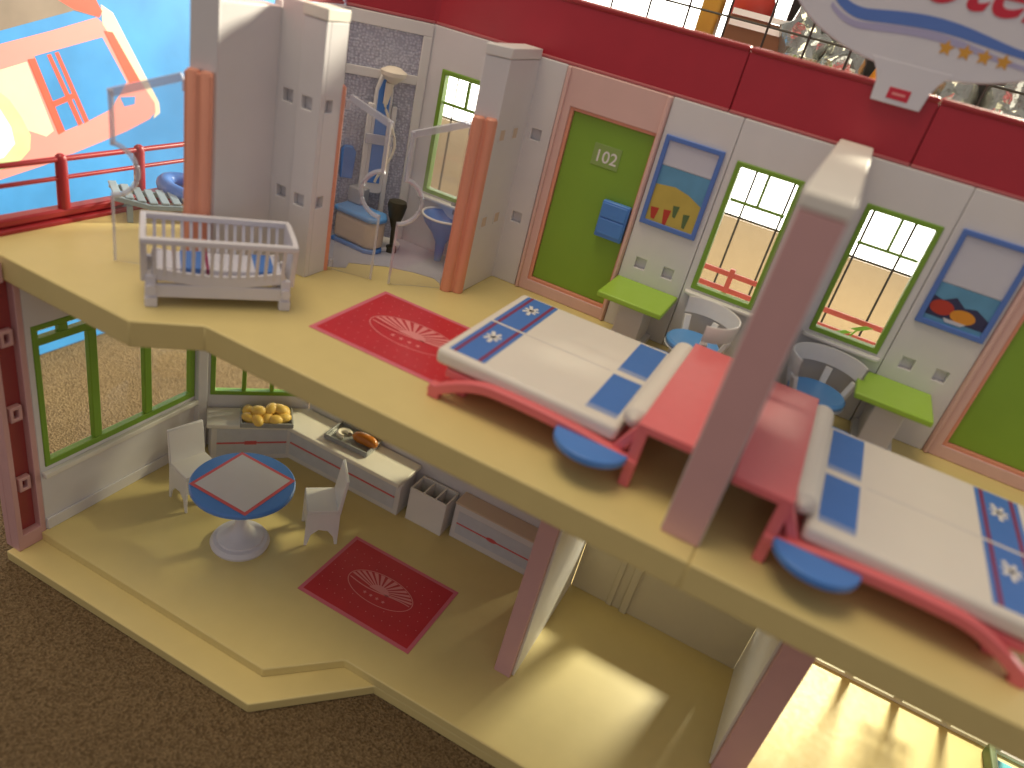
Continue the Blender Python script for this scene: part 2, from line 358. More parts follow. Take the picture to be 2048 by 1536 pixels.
def door_part(x0, x1, num):
    # pink door panel with its own raised edge, green leaf set back
    a, bx = x0+0.92, x1-0.20
    w = wall_y('door_panel', 'pinkdoor', x0, x1, 0.01, WH, YW-0.02, YW+0.95, [(a, bx, 0.95, 14.95)], 0.06)
    sub('door_frame', MB().grid(sorted({a-0.02, a+0.26, bx-0.26, bx+0.02}), [0.93, 1.2, 14.72, 14.97],
        lambda u, v: not (a+0.26 < u < bx-0.26 and 1.2 < v < 14.72), YW+0.12, YW+0.86, lambda u, v, d: (u, d, v)), 'peach', w)
    for xx in (x0+0.06, x1-0.34):
        sub('edge_rib', MB().box(xx, xx+0.28, YW-0.22, YW+0.02, 0.02, WH-0.02), 'pinkdoor', w, 0.08)
    lf = sub('door', MB().box(a+0.27, bx-0.27, YW+0.34, YW+0.75, 1.21, 14.71), 'greendoor', w, 0.06)
    if num:
        sub('number_plate', MB().box(13.45, 15.65, YW+0.29, YW+0.36, 11.45, 13.05), 'plate', w, 0.02)
        t = text('door_number', num, 1.25, 'whiteb', w, (14.55, YW+0.30, 11.78), (math.pi/2, 0, 0), 0, 0.02, 0.012)
    return w
door_part(10.0, 18.17, '102'); door_part(43.30, 51.50, None)
# red roof band round the top, in lengths with seams, paler lip beneath
def band(p, q, side=1):
    dx, dy = q[0]-p[0], q[1]-p[1]; Ln = math.hypot(dx, dy); dx /= Ln; dy /= Ln; nx, ny = -dy*side, dx*side
    def pr(t0, t1): return [(p[0]+nx*t0, p[1]+ny*t0), (q[0]+nx*t0, q[1]+ny*t0), (q[0]+nx*t1, q[1]+ny*t1), (p[0]+nx*t1, p[1]+ny*t1)]
    b = part('roof_band', MB().prism(pr(0.10, 1.1), WH+0.22, 21.55), 'red', 0.05)
    sub('rounded_edge', MB().prism(pr(0.02, 1.2), 21.50, 21.90), 'railred', b, 0.14)
    sub('lip', MB().prism(pr(-0.04, 1.15), WH+0.03, WH+0.24), 'lip', b, 0.05)
for a, b in ((-1.55, 22.05), (22.12, 34.10), (34.17, 46.0), (46.07, 60.0)): band((a, YW+0.2), (b, YW+0.2))
band((-6.40, 19.30), (-1.6, 24.12)); band((-6.55, 6.4), (-6.55, 19.2))

part('band_core', MB().box(-1.2, 60, YW+0.75, YW+1.28, WH+0.05, 21.45), 'red', 0)
for x in (7.0, 9.4, 17.9, 23.0, 29.3, 37.9, 43.0, 51.2): part('seam_strip', MB().box(x, x+1.0 if x != 29.3 else x+2.9, YW+0.96, YW+1.02, 0.02, WH), 'white', 0)
part('corner_post', MB().prism([(-1.75,23.75),(-1.5,24.0),(-1.5,25.0),(-2.6,25.0),(-2.3,24.2)], 0.02, WH), 'white', 0)
part('corner_post', MB().box(-5.2, -4.86, 10.72, 11.9, 0.02, 17.4), 'white', 0)
part('corner_post', MB().prism([(-14.42,13.3),(-13.95,13.3),(-13.7,14.1),(-14.1,14.6),(-14.8,14.6),(-15.1,14.0)], ZL+0.01, -1.83), 'white', 0.05)
part('corner_post', MB().prism([(-1.9,24.0),(-1.45,24.3),(-1.45,25.4),(-2.4,25.4),(-2.7,24.6)], WH+0.06, 21.5), 'red', 0)
part('corner_post', MB().box(7.70, 7.84, 23.93, 24.9, 0.02, WH), 'white', 0)
# middle dividing wall of the bedrooms
dw = part('dividing_wall', MB().box(29.66, 31.66, 1.45, 23.98, 0.01, 17.38), 'pinkwall', 0.05)
sub('wall_side', MB().box(29.60, 31.72, 1.62, 23.97, 0.02, 17.37), 'white', dw, 0.04)
sub('wall_cap', MB().box(29.58, 31.74, 1.44, 23.97, 17.42, 18.14), 'cap', dw, 0.10)
# bathroom right wall with slanted end, jamb ribs
w = part('bathroom_wall', MB().prism([(6.30,17.85),(7.76,18.92),(7.76,23.98),(6.30,23.98)], 0.01, 17.4), 'white', 0.05)
sub('wall_cap', MB().prism([(6.26,17.80),(7.80,18.90),(7.80,23.97),(6.26,23.97)], 17.44, 18.16), 'whiteb', w, 0.06)
for y in (20.06, 22.22):
    for z in SZ:
        sub('socket', MB().grid([y-0.5,y-0.38,y+0.38,y+0.5],[z-0.5,z-0.38,z+0.38,z+0.5], lambda u,v: not(abs(u-y)<0.38 and abs(v-z)<0.38), 7.77, 7.80, lambda u,v,d:(d,u,v)), 'white', w, 0)
        sub('socket_shade', MB().box(7.763, 7.772, y-0.38, y+0.38, z-0.38, z+0.38), 'beige', w, 0)  # flat beige plate: the shade inside the socket hole put into its colour
def jamb(p, q, z1, out):
    j = part('door_jamb', MB().prism([p, q, (q[0]-out[0], q[1]-out[1]), (p[0]-out[0], p[1]-out[1])], 0.02, z1), 'peach', 0.05)
    for t in (0.27, 0.76):
        cx, cy = p[0]+(q[0]-p[0])*t, p[1]+(q[1]-p[1])*t; r = math.hypot(q[0]-p[0], q[1]-p[1])*0.235
        sub('jamb_rib', MB().lathe([(0,0.03),(r,0.03),(r,z1+0.05),(r*0.8,z1+0.15),(0,z1+0.15)], cx, cy, 20), 'peach', j, 0, True)
    return j
jamb((6.36,17.62),(7.82,18.70), 13.3, (-0.12, 0.17))
# left column group: wall to the balcony, beige wall piece, corner column
w = part('balcony_wall', MB().prism([(-6.45,4.75),(-4.92,5.45),(-4.92,10.75),(-6.45,10.75)], 0.01, 17.45), 'white', 0.05)
sub('wall_post', MB().prism([(-6.42,4.70),(-4.88,5.40),(-4.95,5.75),(-6.42,5.75)], 13.4, 19.6), 'white', w, 0.05)
jamb((-6.42,4.42),(-4.88,5.12), 13.3, (-0.12, 0.26))
w = wall_y('wall_panel', 'white', -4.90, -3.04, 0.01, 18.1, 10.75, 11.3, sockets([-4.0], SZ)); wall_y('panel_backing', 'white', -4.9, -3.04, 0.01, 18.1, 11.31, 11.8, (), 0)
col = wall_y('corner_column', 'white', -3.0, -1.12, 0.01, 17.40, 10.50, 10.95, sockets([-2.2], SZ))
sub('column_core', MB().box(-2.99, -1.60, 10.96, 12.75, 0.01, 17.39), 'white', col, 0)
sub('column_side', MB().grid([10.96, 11.05, 11.85, 12.75], sorted({0.01, 17.39, *[z+s for z in SZ for s in (-0.42, 0.42)]}),
    lambda u, v: not (11.05 < u < 11.85 and any(abs(v-z) < 0.42 for z in SZ)), -1.58, -1.12, lambda u, v, d: (d, u, v)), 'white', col, 0.03)
sub('wall_cap', MB().box(-3.05, -1.07, 10.46, 12.78, 17.44, 18.16), 'cap', col, 0.06)
jamb((-1.05,12.80),(-1.75,13.45), 13.3, (0.17, 0.2))
# bathroom enclosure: back wall with window, slanted tiled wall, outer wall
panel(-1.55, 6.26, [hole(W0)]); window_part(*W0)
part('bathroom_floor', MB().prism([(-1.6,13.4),(-0.45,14.6),(-0.9,15.6),(1.3,17.6),(3.4,18.6),(5.0,19.0),(6.28,18.3),(6.28,23.98),(-1.6,23.98),(-6.2,19.4),(-6.2,13.2)], 0.005, 0.05), 'bathfloor', 0)
part('outer_wall', MB().box(-6.5, -5.9, 11.82, 19.3, 0.01, WH), 'white')
tw, fr = wall_dir('tiled_wall', 'mosaic', (-6.35, 19.25), (-1.58, 23.98), 0.01, WH, 0.0, 0.7, (), 0)
def onwall(u0, u1, z0, z1, d0, d1):
    vs = [fr(u, z, d) for z in (z0, z1) for u, d in ((u0, d0), (u1, d0), (u1, d1), (u0, d1))]
    return MB().add(vs, [(3,2,1,0),(4,5,6,7),(0,1,5,4),(1,2,6,5),(2,3,7,6),(3,0,4,7)])
for args in ((0.0,6.7,16.7,WH),(0.0,0.4,0.02,16.7),(6.0,6.7,0.02,16.7),(0.4,6.0,13.0,13.7)):
    sub('wall_rail', onwall(args[0], args[1], args[2], args[3], -0.22, -0.01), 'whiteb', tw, 0.05)
# clear swing doors with the round hand holes
def clear_door(hinge, tip, h, label, gap=0.25, notch=True):
    dx, dy = tip[0]-hinge[0], tip[1]-hinge[1]; Ln = math.hypot(dx, dy); a = math.atan2(dy, dx)
    r = 1.55; zc = h*0.56
    d = thing('clear_door', label, 'door', (hinge[0], hinge[1], gap*0.4), a, 'clear swing doors')
    arc = [(Ln+r*0.05-r*math.cos(t), zc+r*math.sin(t)) for t in [math.radians(-80+160*k/16) for k in range(17)]]
    hh = 13.0
    outline = [(0.15, 0), (Ln, 0)] + arc + [(Ln, h), (0.15, hh)]
    obj('panel', MB().prism(outline, -0.04, 0.04, 'y'), 'acrylic', d)
    obj('rim', MB().ribbon([(0.15,0,hh-0.27),(Ln-0.1,0,h-0.27)], 0.22, 0.5).ribbon([(Ln-0.22,0,h-0.02),(Ln-0.22,0,zc+r)], 0.24, 0.44, (0,1,0)), 'acrylicedge', d, 0.04)
    obj('hand_ring', MB().tube([(Ln+r*0.05-(r+0.15)*math.cos(t), 0, zc+(r+0.15)*math.sin(t)) for t in [math.radians(-84+168*k/24) for k in range(25)]], 0.17, 8), 'acrylicedge', d, 0, True)
    obj('edge_bar', MB().ribbon([(Ln-0.08,0,0.02),(Ln-0.08,0,zc-r)], 0.16, 0.16, (0,1,0)), 'acrylicedge', d)
    for z in (0.5, hh-0.8): obj('hinge_knuckle', MB().lathe([(0,z-0.3),(0.2,z-0.3),(0.2,z+0.3),(0,z+0.3)], 0, 0, 14), 'acrylicedge', d, 0, True)
clear_door((-6.55, 4.55), (-10.16, 1.98), 11.2, 'clear plastic swing door by the white crib, opening to the balcony')
clear_door((-1.0, 13.3), (2.15, 14.35), 11.9, 'left one of the two clear plastic bathroom doors, in front of the shower')
clear_door((6.45, 17.75), (3.35, 14.75), 11.6, 'right one of the two clear plastic bathroom doors, next to the blue washbasin')

# balcony railing on the left, and behind the bedrooms
rl = part('balcony_kerb', MB().box(-18.5, -16.95, -6, 24, -1.2, 0.30), 'railred', 0.12)
sub('kerb_top', MB().box(-18.3, -17.25, -6, 24, 0.34, 0.95), 'railred', rl, 0.16)
def railing(name, pts, posts, zt, zm, mat):
    r = part(name, MB().tube([(p[0],p[1],zt) for p in pts], 0.2, 10), mat, 0, True)
    sub('rail', MB().tube([(p[0],p[1],zm) for p in pts], 0.16, 10), mat, r, 0, True)
    for p in posts:
        sub('post', MB().lathe([(0,p[2]),(0.42,p[2]),(0.40,zt),(0.34,zt+0.22),(0.18,zt+0.36),(0,zt+0.40)], p[0], p[1], 16), mat, r, 0, True)
    return r
railing('balcony_railing', [(-17.6,-6,0),(-17.6,24,0)], [(-17.6,-2.6,0.95),(-17.6,4.05,0.95),(-17.6,10.5,0.95),(-17.6,17,0.95)], 4.45, 3.12, 'railred')
bb = part('rear_balcony', MB().box(-1, 60, 25.3, 29.0, 2.6, 3.3), 'tan')
r = part('rear_railing', MB().box(5, 60, 27.85, 28.1, 5.82, 6.22), 'railpale', 0.05)
sub('rail', MB().box(5, 60, 27.86, 28.09, 4.55, 4.95), 'railpale', r)
for x in (9.2, 13.4, 17.6, 21.8, 26.0, 30.2, 34.4-4.0+8, 42.6, 46.8): sub('post', MB().box(x-0.2, x+0.2, 27.80, 28.15, 3.3, 6.5), 'railpale', r)

# lower storey: walls, windows
part('dividing_wall', MB().box(21.9, 23.3, 8.35, 21.0, ZL, -1.82), 'pinkwall', 0.05)
part('wall_side', MB().box(23.31, 23.5, 8.75, 20.98, ZL+0.01, -1.83), 'cap', 0.03)
part('dividing_wall', MB().box(39.25, 41.3, 10.3, 27.0, ZL, -1.82), 'pinkwall', 0.05)
part('wall_side', MB().box(39.03, 39.24, 10.8, 26.9, ZL+0.01, -1.83), 'cap', 0.03)
rl2 = wall_y('rear_wall', 'white', -7.2, 21.88, ZL, -1.82, 21.05, 21.8, [(-6.4, 0.4, -18.3, -6.5), (1.2, 8.0, -18.3, -6.5)])
for a, b in ((-6.4, 0.4), (1.2, 8.0)): sub('pane', MB().box(a, b, 21.4, 21.46, -18.3, -6.5), 'frosted_dimmer', rl2, 0)  # unseen sheets added to soften daylight on the dining floor
rw = wall_y('rear_wall', 'rearbeige', 23.52, 39.0, ZL, -1.82, 20.95, 21.13, [(24.0, 26.9, -18.6, -11.2), (29.0, 36.0, -18.6, -11.2), (37.9, 38.9, -18.6, -11.2)])
for a, b in ((24.0,26.9),(29.0,36.0),(37.9,38.9)): sub('pane', MB().box(a-0.1, b+0.1, 21.14, 21.2, -18.7, -11.1), 'glass', rw, 0)
sub('pilaster', MB().box(28.3, 28.95, 20.70, 20.94, ZL+0.01, -18.2), 'rearbeige', rw, 0.04)
sub('pilaster', MB().box(27.0, 27.5, 20.80, 20.94, ZL+0.01, -18.2), 'rearbeige', rw, 0.04)
fw = part('glazed_front', MB().box(41.4, 74, 26.75, 27.1, ZL+0.01, ZL+0.35), 'cap', 0.05)
for x in (41.7, 48.4, 52.6, 56.6, 60.6): sub('post', MB().box(x-0.35, x+0.35, 26.72, 27.12, ZL+0.36, -1.83), 'cap', fw)
for a, b in ((42.05,48.05),(48.75,52.25),(52.95,56.25),(56.95,60.25)): sub('pane', MB().box(a, b, 26.9, 26.95, ZL+0.36, -1.83), 'frosted_dimmer', fw, 0)  # added out of sight to tone down daylight on this room's floor
for k in range(6): sub('shadow_grille_bar', MB().box(51.0+k*0.62, 51.25+k*0.62, 26.82, 27.02, -19.6, -15.6), 'cap', fw)  # unseen grille, added to cast a lattice shadow on the floor
for z in (-19.7, -17.6, -15.6): sub('shadow_grille_bar', MB().box(50.6, 54.6, 26.80, 27.04, z-0.2, z+0.2), 'cap', fw)
# left window wall with pink end post
fl = lambda u, v, d: (d, u, v)
def wall_x(name, mat, y0, y1, z0, z1, x0, x1, holes, bevel=0.05):
    us = sorted({y0, y1, *[h[0] for h in holes], *[h[1] for h in holes]}); vs = sorted({z0, z1, *[h[2] for h in holes], *[h[3] for h in holes]})
    ok = lambda u, v: not any(h[0] < u < h[1] and h[2] < v < h[3] for h in holes)
    return part(name, MB().grid(us, vs, ok, x0, x1, fl), mat, bevel)
lw = wall_x('window_wall', 'white', -1.85, 14.0, ZL, -1.82, -15.2, -14.4, [(-1.4, 13.25, -17.95, -5.7)])
sub('skirting', MB().box(-14.39, -14.2, -1.8, 13.6, ZL+0.01, ZL+1.1), 'white', lw, 0.05)
sub('window_ledge', MB().box(-14.39, -13.95, -1.75, 13.4, -18.75, -18.25), 'cap', lw, 0.08)
wf = part('window', MB().grid([-1.4,-0.95,12.75,13.25], [-17.95,-17.40,-7.35,-6.75,-6.15,-5.7], lambda u, v: not (-0.95 < u < 12.75 and (-17.40 < v < -7.35 or -6.75 < v < -6.15)), -14.95, -14.35, fl), 'greenframe', 0.06)
for y in (3.25, 8.2): sub('glazing_bar', MB().box(-14.9, -14.4, y-0.36, y+0.36, -17.4, -7.36), 'greenframe', wf, 0.08)
for y in (1.0, 5.6, 10.2): sub('glazing_bar', MB().box(-14.9, -14.4, y-0.34, y+0.34, -6.74, -6.16), 'greenframe', wf, 0.05)
for a, b in ((-0.95,2.89),(3.61,7.84),(8.56,12.75)): sub('pane', MB().box(-14.66, -14.62, a, b, -17.4, -7.36), 'glass', wf, 0)
p = part('end_post', MB().grid([-4.15,-3.72,-2.30,-1.87], [ZL-0.8, ZL+0.6, -1.9], lambda u, v: not (-3.72 < u < -2.30 and v > ZL+0.6), -15.3, -14.38, fl), 'pinkwall', 0.05)
sub('post_back', MB().box(-15.9, -15.3, -4.15, -1.87, ZL-0.8, -1.9), 'pinkwall', p)
sub('post_top', MB().box(-15.9, -14.38, -4.15, -2.84, -1.88, -0.5), 'pinkwall', p)
sub('post_groove', MB().box(-15.29, -15.0, -3.71, -2.31, ZL+0.61, -1.9), 'postred', p, 0)
for z in (-18.7, -12.3, -6.1):
    sub('clip_ring', MB().grid([-3.45,-3.18,-2.82,-2.55],[z-0.62,z-0.36,z+0.36,z+0.62], lambda u,v: not(-3.18<u<-2.82 and abs(v-z)<0.36), -14.98, -14.5, fl), 'pinkwall', p, 0.06)
# slanted corner wall with window
dwl, frd = wall_dir('window_wall', 'white', (-14.35, 14.05), (-7.25, 21.0), ZL, -1.82, 0.02, 0.7, [(0.75, 9.2, -18.1, -6.5)])
def ondiag(u0, u1, z0, z1, d0, d1):
    vs = [frd(u, z, d) for z in (z0, z1) for u, d in ((u0, d0), (u1, d0), (u1, d1), (u0, d1))]
    return MB().add(vs, [(3,2,1,0),(4,5,6,7),(0,1,5,4),(1,2,6,5),(2,3,7,6),(3,0,4,7)])
wf = part('window', MB().grid([0.75,1.2,8.75,9.2],[-18.1,-17.65,-6.95,-6.5], lambda u, v: not (1.2 < u < 8.75 and -17.65 < v < -6.95), -0.06, 0.6, frd), 'greenframe', 0.06)
for u in (3.75, 6.3): sub('glazing_bar', ondiag(u-0.2, u+0.2, -17.65, -6.95, 0.05, 0.5), 'greenframe', wf)
for a, b in ((1.2,3.55),(3.95,6.1),(6.5,8.75)): sub('pane', ondiag(a, b, -17.65, -6.95, 0.28, 0.32), 'glass', wf, 0)

# ---------------------------------------------------------------- sign on the roof
S = thing('hotel_sign', 'oval white hotel sign with red script and blue wave, clipped on the roof band', 'sign', (31.7, 24.1, 20.8))
def sg(name, mb, mat, bevel=0.0, parent=None): return obj(name, mb, mat, S, bevel, False, world=True)
sg('plate', MB().prism(ell(31.8, 27.2, 9.0, 4.5, 64), 23.92, 24.22, 'y'), 'signwhite', 0.08)
sg('clip', MB().prism([(30.22,20.82),(33.22,20.82),(33.36,21.9),(33.60,22.5),(34.1,23.2),(29.3,23.2),(29.85,22.5),(30.12,21.9)], 23.90, 24.18, 'y'), 'signwhite', 0.05)
sg('red_tag', MB().box(31.05, 32.35, 23.87, 23.905, 21.12, 21.78), 'signred', 0.02)
sg('tag_line', MB().box(31.3, 32.1, 23.862, 23.872, 21.38, 21.52), 'rugprint')
def wave(zoff, th, mat, y0, y1, x0, x1):
    n = 40; up = []; lo = []
    for k in range(n+1):
        x = x0+(x1-x0)*k/n; z = 25.30+0.42*math.sin((x-29.0)*0.52)*0.6 + (max(0, 28.2-x)**2)*0.16 + zoff
        t = th*(0.55+0.45*math.sin(math.pi*min(1, k/n*1.15+0.05)))
        up.append((x, z+t)); lo.append((x, z-t))
    sg('wave_print', MB().prism(up+lo[::-1], y0, y1, 'y'), mat)
wave(0.0, 0.36, 'signblue', 23.895, 23.915, 25.3, 39.0); wave(-0.62, 0.22, 'signlilac', 23.898, 23.917, 25.9, 39.0)
for k in range(4): sg('star', MB().prism(star(33.05+1.07*k, 24.50, 0.46, 5, 0.5), 23.89, 23.915, 'y'), 'gold')
t = text('lettering', 'Hotel', 4.2, 'signred', S, (32.1-31.7, 23.90-24.1, 26.7-20.8), (math.pi/2, 0, 0), 0.32, 0.02, 0.06, 0.96)

# ---------------------------------------------------------------- rugs
def make_rug(x0, x1, y0, y1, z, label):
    r = thing('rug', label, 'rug', ((x0+x1)/2, (y0+y1)/2, z), 0, 'red emblem rugs')
    a, b = (x1-x0)/2, (y1-y0)/2; s = b/4.2
    obj('border', MB().box(-a, a, -b, b, 0.005, 0.05), 'rugpink', r)
    obj('field', MB().box(-a+0.33, a-0.33, -b+0.33, b-0.33, 0.05, 0.06), 'rugred', r)
    A, B = 3.3*s, 1.75*s
    def ring(w): 
        o = ell(0,0,A,B,48); i = ell(0,0,A-w,B-w,48); n = 48
        return MB().add([(p[0],p[1],0.066) for p in o]+[(p[0],p[1],0.066) for p in i], [(k,(k+1)%n,n+(k+1)%n,n+k) for k in range(n)])
    obj('emblem_ring', ring(0.07), 'rugprint', r)
    for k in range(13):
        t0 = math.radians(12+k*13-2.9); t1 = t0+math.radians(7.5)
        q = [(0.85*s*math.cos(t0), -0.25*s+0.6*s*math.sin(t0)), ((A-0.12)*math.cos(t0), (B-0.12)*math.sin(t0)), ((A-0.12)*math.cos(t1), (B-0.12)*math.sin(t1)), (0.85*s*math.cos(t1), -0.25*s+0.6*s*math.sin(t1))]
        obj('sun_ray', MB().add([(p[0],p[1],0.068) for p in q], [(0,1,2,3)]), 'rugprint', r)
    obj('sun', MB().add([(p[0],p[1],0.070) for p in ell(0,-0.25*s,0.98*s,0.72*s,24,0,math.pi)], [tuple(range(25))]), 'rugprint', r)
    obj('emblem_wave', MB().ribbon([(-A*0.93+1.86*A*k/16, (-0.12-0.22*math.sin(math.pi*k/16*1.6))*s-0.1, 0.064) for k in range(17)], 0.10*s, 0.012), 'rugprint', r)
    for k in range(4): obj('star', MB().add([(p[0],p[1],0.069) for p in star(-0.95*s+0.64*s*k, -1.0*s, 0.2*s)], [tuple(range(10))]), 'rugprint', r)
    me = None
    for i in range(-6, 7):
        for j in range(-4, 5):
            x = i*0.78+(0.39 if j % 2 else 0); y = j*0.86
            if abs(x) > a-0.6 or abs(y) > b-0.6 or (x/A)**2+(y/B)**2 < 1.15: continue
            if me is None:
                o = obj('dot', MB().add([(p[0],p[1],0) for p in ell(0,0,0.045,0.045,8)], [tuple(range(8))]), 'rugprint', r); me = o.data
            else: o = bpy.data.objects.new('dot', me); link(o, r)
            o.location = (x, y, 0.068)
    return r
make_rug(4.0, 14.7, 4.85, 13.6, 0.0, 'red rug with pink border and sun emblem on the upper floor, partly under the bed')
make_rug(4.95, 15.75, 5.5, 13.45, ZL, 'red rug with pink border and sun emblem on the ground floor by the cabinets')

# ---------------------------------------------------------------- beds
def make_bed(mx, dy, label):
    # mx: +1 as the left bed (head to the right), -1 mirrored about the dividing wall
    cx = 20.5 if mx > 0 else 61.35-20.5
    B = thing('double_bed', label, 'bed', (cx, 10.2+dy, 0), 0, 'double beds')
    X = lambda x: (x-20.5)*mx
    def bx(x0, x1, y0, y1, z0, z1): a, b = sorted((X(x0), X(x1))); return MB().box(a, b, y0-10.2, y1-10.2, z0, z1)
    obj('bed_deck', bx(14.6, 26.3, 4.15, 16.0, 1.35, 1.9), 'bedpink', B, 0.08)
    for y in (3.78, 16.35):
        pts = []
        for k in range(25):
            t = k/24; x = 14.05+t*13.0
            z = 0.30+1.45*math.sin(min(1, t*3.2)*math.pi/2) + 0.42*math.sin(math.pi*min(1,t*1.0)) - 0.25*t
            pts.append((X(x), y-10.2, z))
        obj('side_rail', MB().ribbon(pts, 0.62, 0.62), 'bedpink', B, 0.08)
        obj('foot_leg', bx(14.0, 14.75, y-0.32, y+0.32, 0.01, 0.9), 'bedpink', B, 0.08)
    obj('foot_block', bx(15.1, 15.8, 4.9, 15.4, 0.01, 1.5), 'bedpink', B, 0.06)
    obj('headboard_shelf', bx(26.42, 29.52, 3.62, 16.85, 3.62, 4.12), 'bedpink', B, 0.06)
    for x in (26.45,):
        for y in (3.62, 16.22): obj('leg', bx(x, x+0.6, y, y+0.6, 0.01, 3.63), 'bedpink', B, 0.06)
    for y in (4.1, 15.9):
        obj('brace', MB().ribbon([(X(25.6), y-10.2, 1.75), (X(26.6), y-10.2, 3.6)], 0.5, 0.5, (0,1,0)), 'bedpink', B, 0.06)
    m = obj('mattress', bx(13.75, 25.45, 4.1, 16.25, 1.95, 3.02), 'mattress', B, 0.34, seg=4)
    zt = 3.022
    def flat(name, x0, x1, y0, y1, mat, z, bev=0.0): return obj(name, bx(x0, x1, y0, y1, z, z+0.012), mat, m, 0)
    for (y0, y1) in ((4.55, 10.05), (10.3, 15.85)):
        flat('blanket_band', 14.35, 16.75, y0, y1, 'printblue', zt)
        flat('stripe', 14.62, 14.84, y0, y1, 'maroon', zt+0.012); flat('stripe', 16.28, 16.50, y0, y1, 'maroon', zt+0.012)
        c = (X(15.55), (y0+y1)/2+0.7-10.2)
        for k in range(7):
            a = 2*math.pi*k/7+0.3; r0, r1 = 0.12, 0.62+0.12*(k % 3)
            q = [(c[0]+r0*math.cos(a+d)*1.0, c[1]+r0*math.sin(a+d)) for d in (-1.2, 1.2)] + [(c[0]+r1*math.cos(a+d)*0.85, c[1]+r1*math.sin(a+d)) for d in (0.18, -0.18)]
            obj('sun_print', MB().add([(p[0], p[1], zt+0.028) for p in q], [(0,1,2,3)]), 'whiteb', m)
        p0 = y0+0.35
        flat('pillow_print', 23.1, 25.0, p0+0.5, y1-0.1, 'printblue', zt); flat('pillow_hem', 23.1, 25.0, p0, p0+0.5, 'printpale', zt)
    obj('seam', bx(16.8, 22.8, 10.14, 10.20, zt, zt+0.01), 'clothgrey', m)
    # bolster with rounded ends, leaning in front of the shelf
    n = 26; pts = []; rr = []
    for k in range(n+1):
        t = k/n; y = 4.35+12.0*t; e = min(t, 1-t)*12.0
        pts.append((X(26.0), y-10.2, 3.62)); rr.append(0.72*math.sqrt(max(0.04, 1-max(0, 1-e/0.55)**2)))
    obj('bolster', MB().tube(pts, rr, 18, sy=0.9), 'mattress', B, 0, True)
    for y, s in ((3.5, -1), (16.6, 1)):
        poly = [(X(24.4)+2.15*math.cos(a), y-10.2+1.95*s*math.sin(a)) for a in [math.pi*k/24 for k in range(25)]]
        obj('bedside_tray', MB().prism(poly, 1.55, 2.0), 'blue', B, 0.08)
make_bed(1, 0.0, 'pink double bed with its foot end over the red rug, left of the dividing wall')
make_bed(-1, -1.0, 'pink double bed right of the dividing wall, cut off by the right picture edge')

# ---------------------------------------------------------------- desks and tub chairs
def make_desk(cx, label):
    D = thing('desk', label, 'desk', (cx, 21.6, 0), 0, 'green wall desks')
    obj('desk_top', MB().box(-2.5, 2.5, -2.45, 2.36, 3.72, 4.16), 'greendesk', D, 0.09)
    obj('pedestal', MB().box(-0.9, 1.1, -1.2, 2.3, 0.01, 3.72), 'white', D, 0.08)
    obj('shelf', MB().box(-1.3, 1.5, -1.5, 2.3, 0.01, 0.5), 'white', D, 0.06)
make_desk(20.75, 'green desk against the wall beside the green door 102'); make_desk(39.5, 'green desk against the wall right of the dividing wall')
def make_tub(c, ang, label):
    T = thing('tub_chair', label, 'chair', (c[0], c[1], 0), ang, 'white tub chairs')
    g = math.radians(78)
    obj('backrest', MB().lathe([(2.42,3.85),(2.54,3.80),(2.69,4.96),(2.63,5.06),(2.55,5.04),(2.42,3.85)], 0, 0, 40, g, 2*math.pi-g), 'whiteb', T, 0, True)
    obj('seat', MB().lathe([(0,2.15),(1.7,2.15),(1.98,2.28),(2.0,2.5),(1.86,2.66),(1.6,2.60),(0,2.56)], 0, 0, 36), 'skyblue', T, 0, True)
    obj('seat_shell', MB().lathe([(0,1.9),(1.5,1.9),(2.05,2.13),(0,2.14)], 0, 0, 36), 'whiteb', T, 0, True)
    for a in (85, 140, 220, 275):
        r = math.radians(a); obj('upright', MB().ribbon([(1.9*math.cos(r),1.9*math.sin(r),2.1),(2.42*math.cos(r),2.42*math.sin(r),3.7)], 0.35, 0.5, (-math.sin(r), math.cos(r), 0)), 'whiteb', T, 0.06)
    for a in (45, 135, 225, 315):
        r = math.radians(a); obj('leg', MB().tube([(1.2*math.cos(r),1.2*math.sin(r),2.0),(1.6*math.cos(r),1.6*math.sin(r),0.02)], 0.24, 10), 'whiteb', T, 0, True)
make_tub((25.85, 20.65), math.radians(208), 'white tub chair with blue seat left of the dividing wall')
make_tub((34.95, 20.55), math.radians(-55), 'white tub chair with blue seat right of the dividing wall')

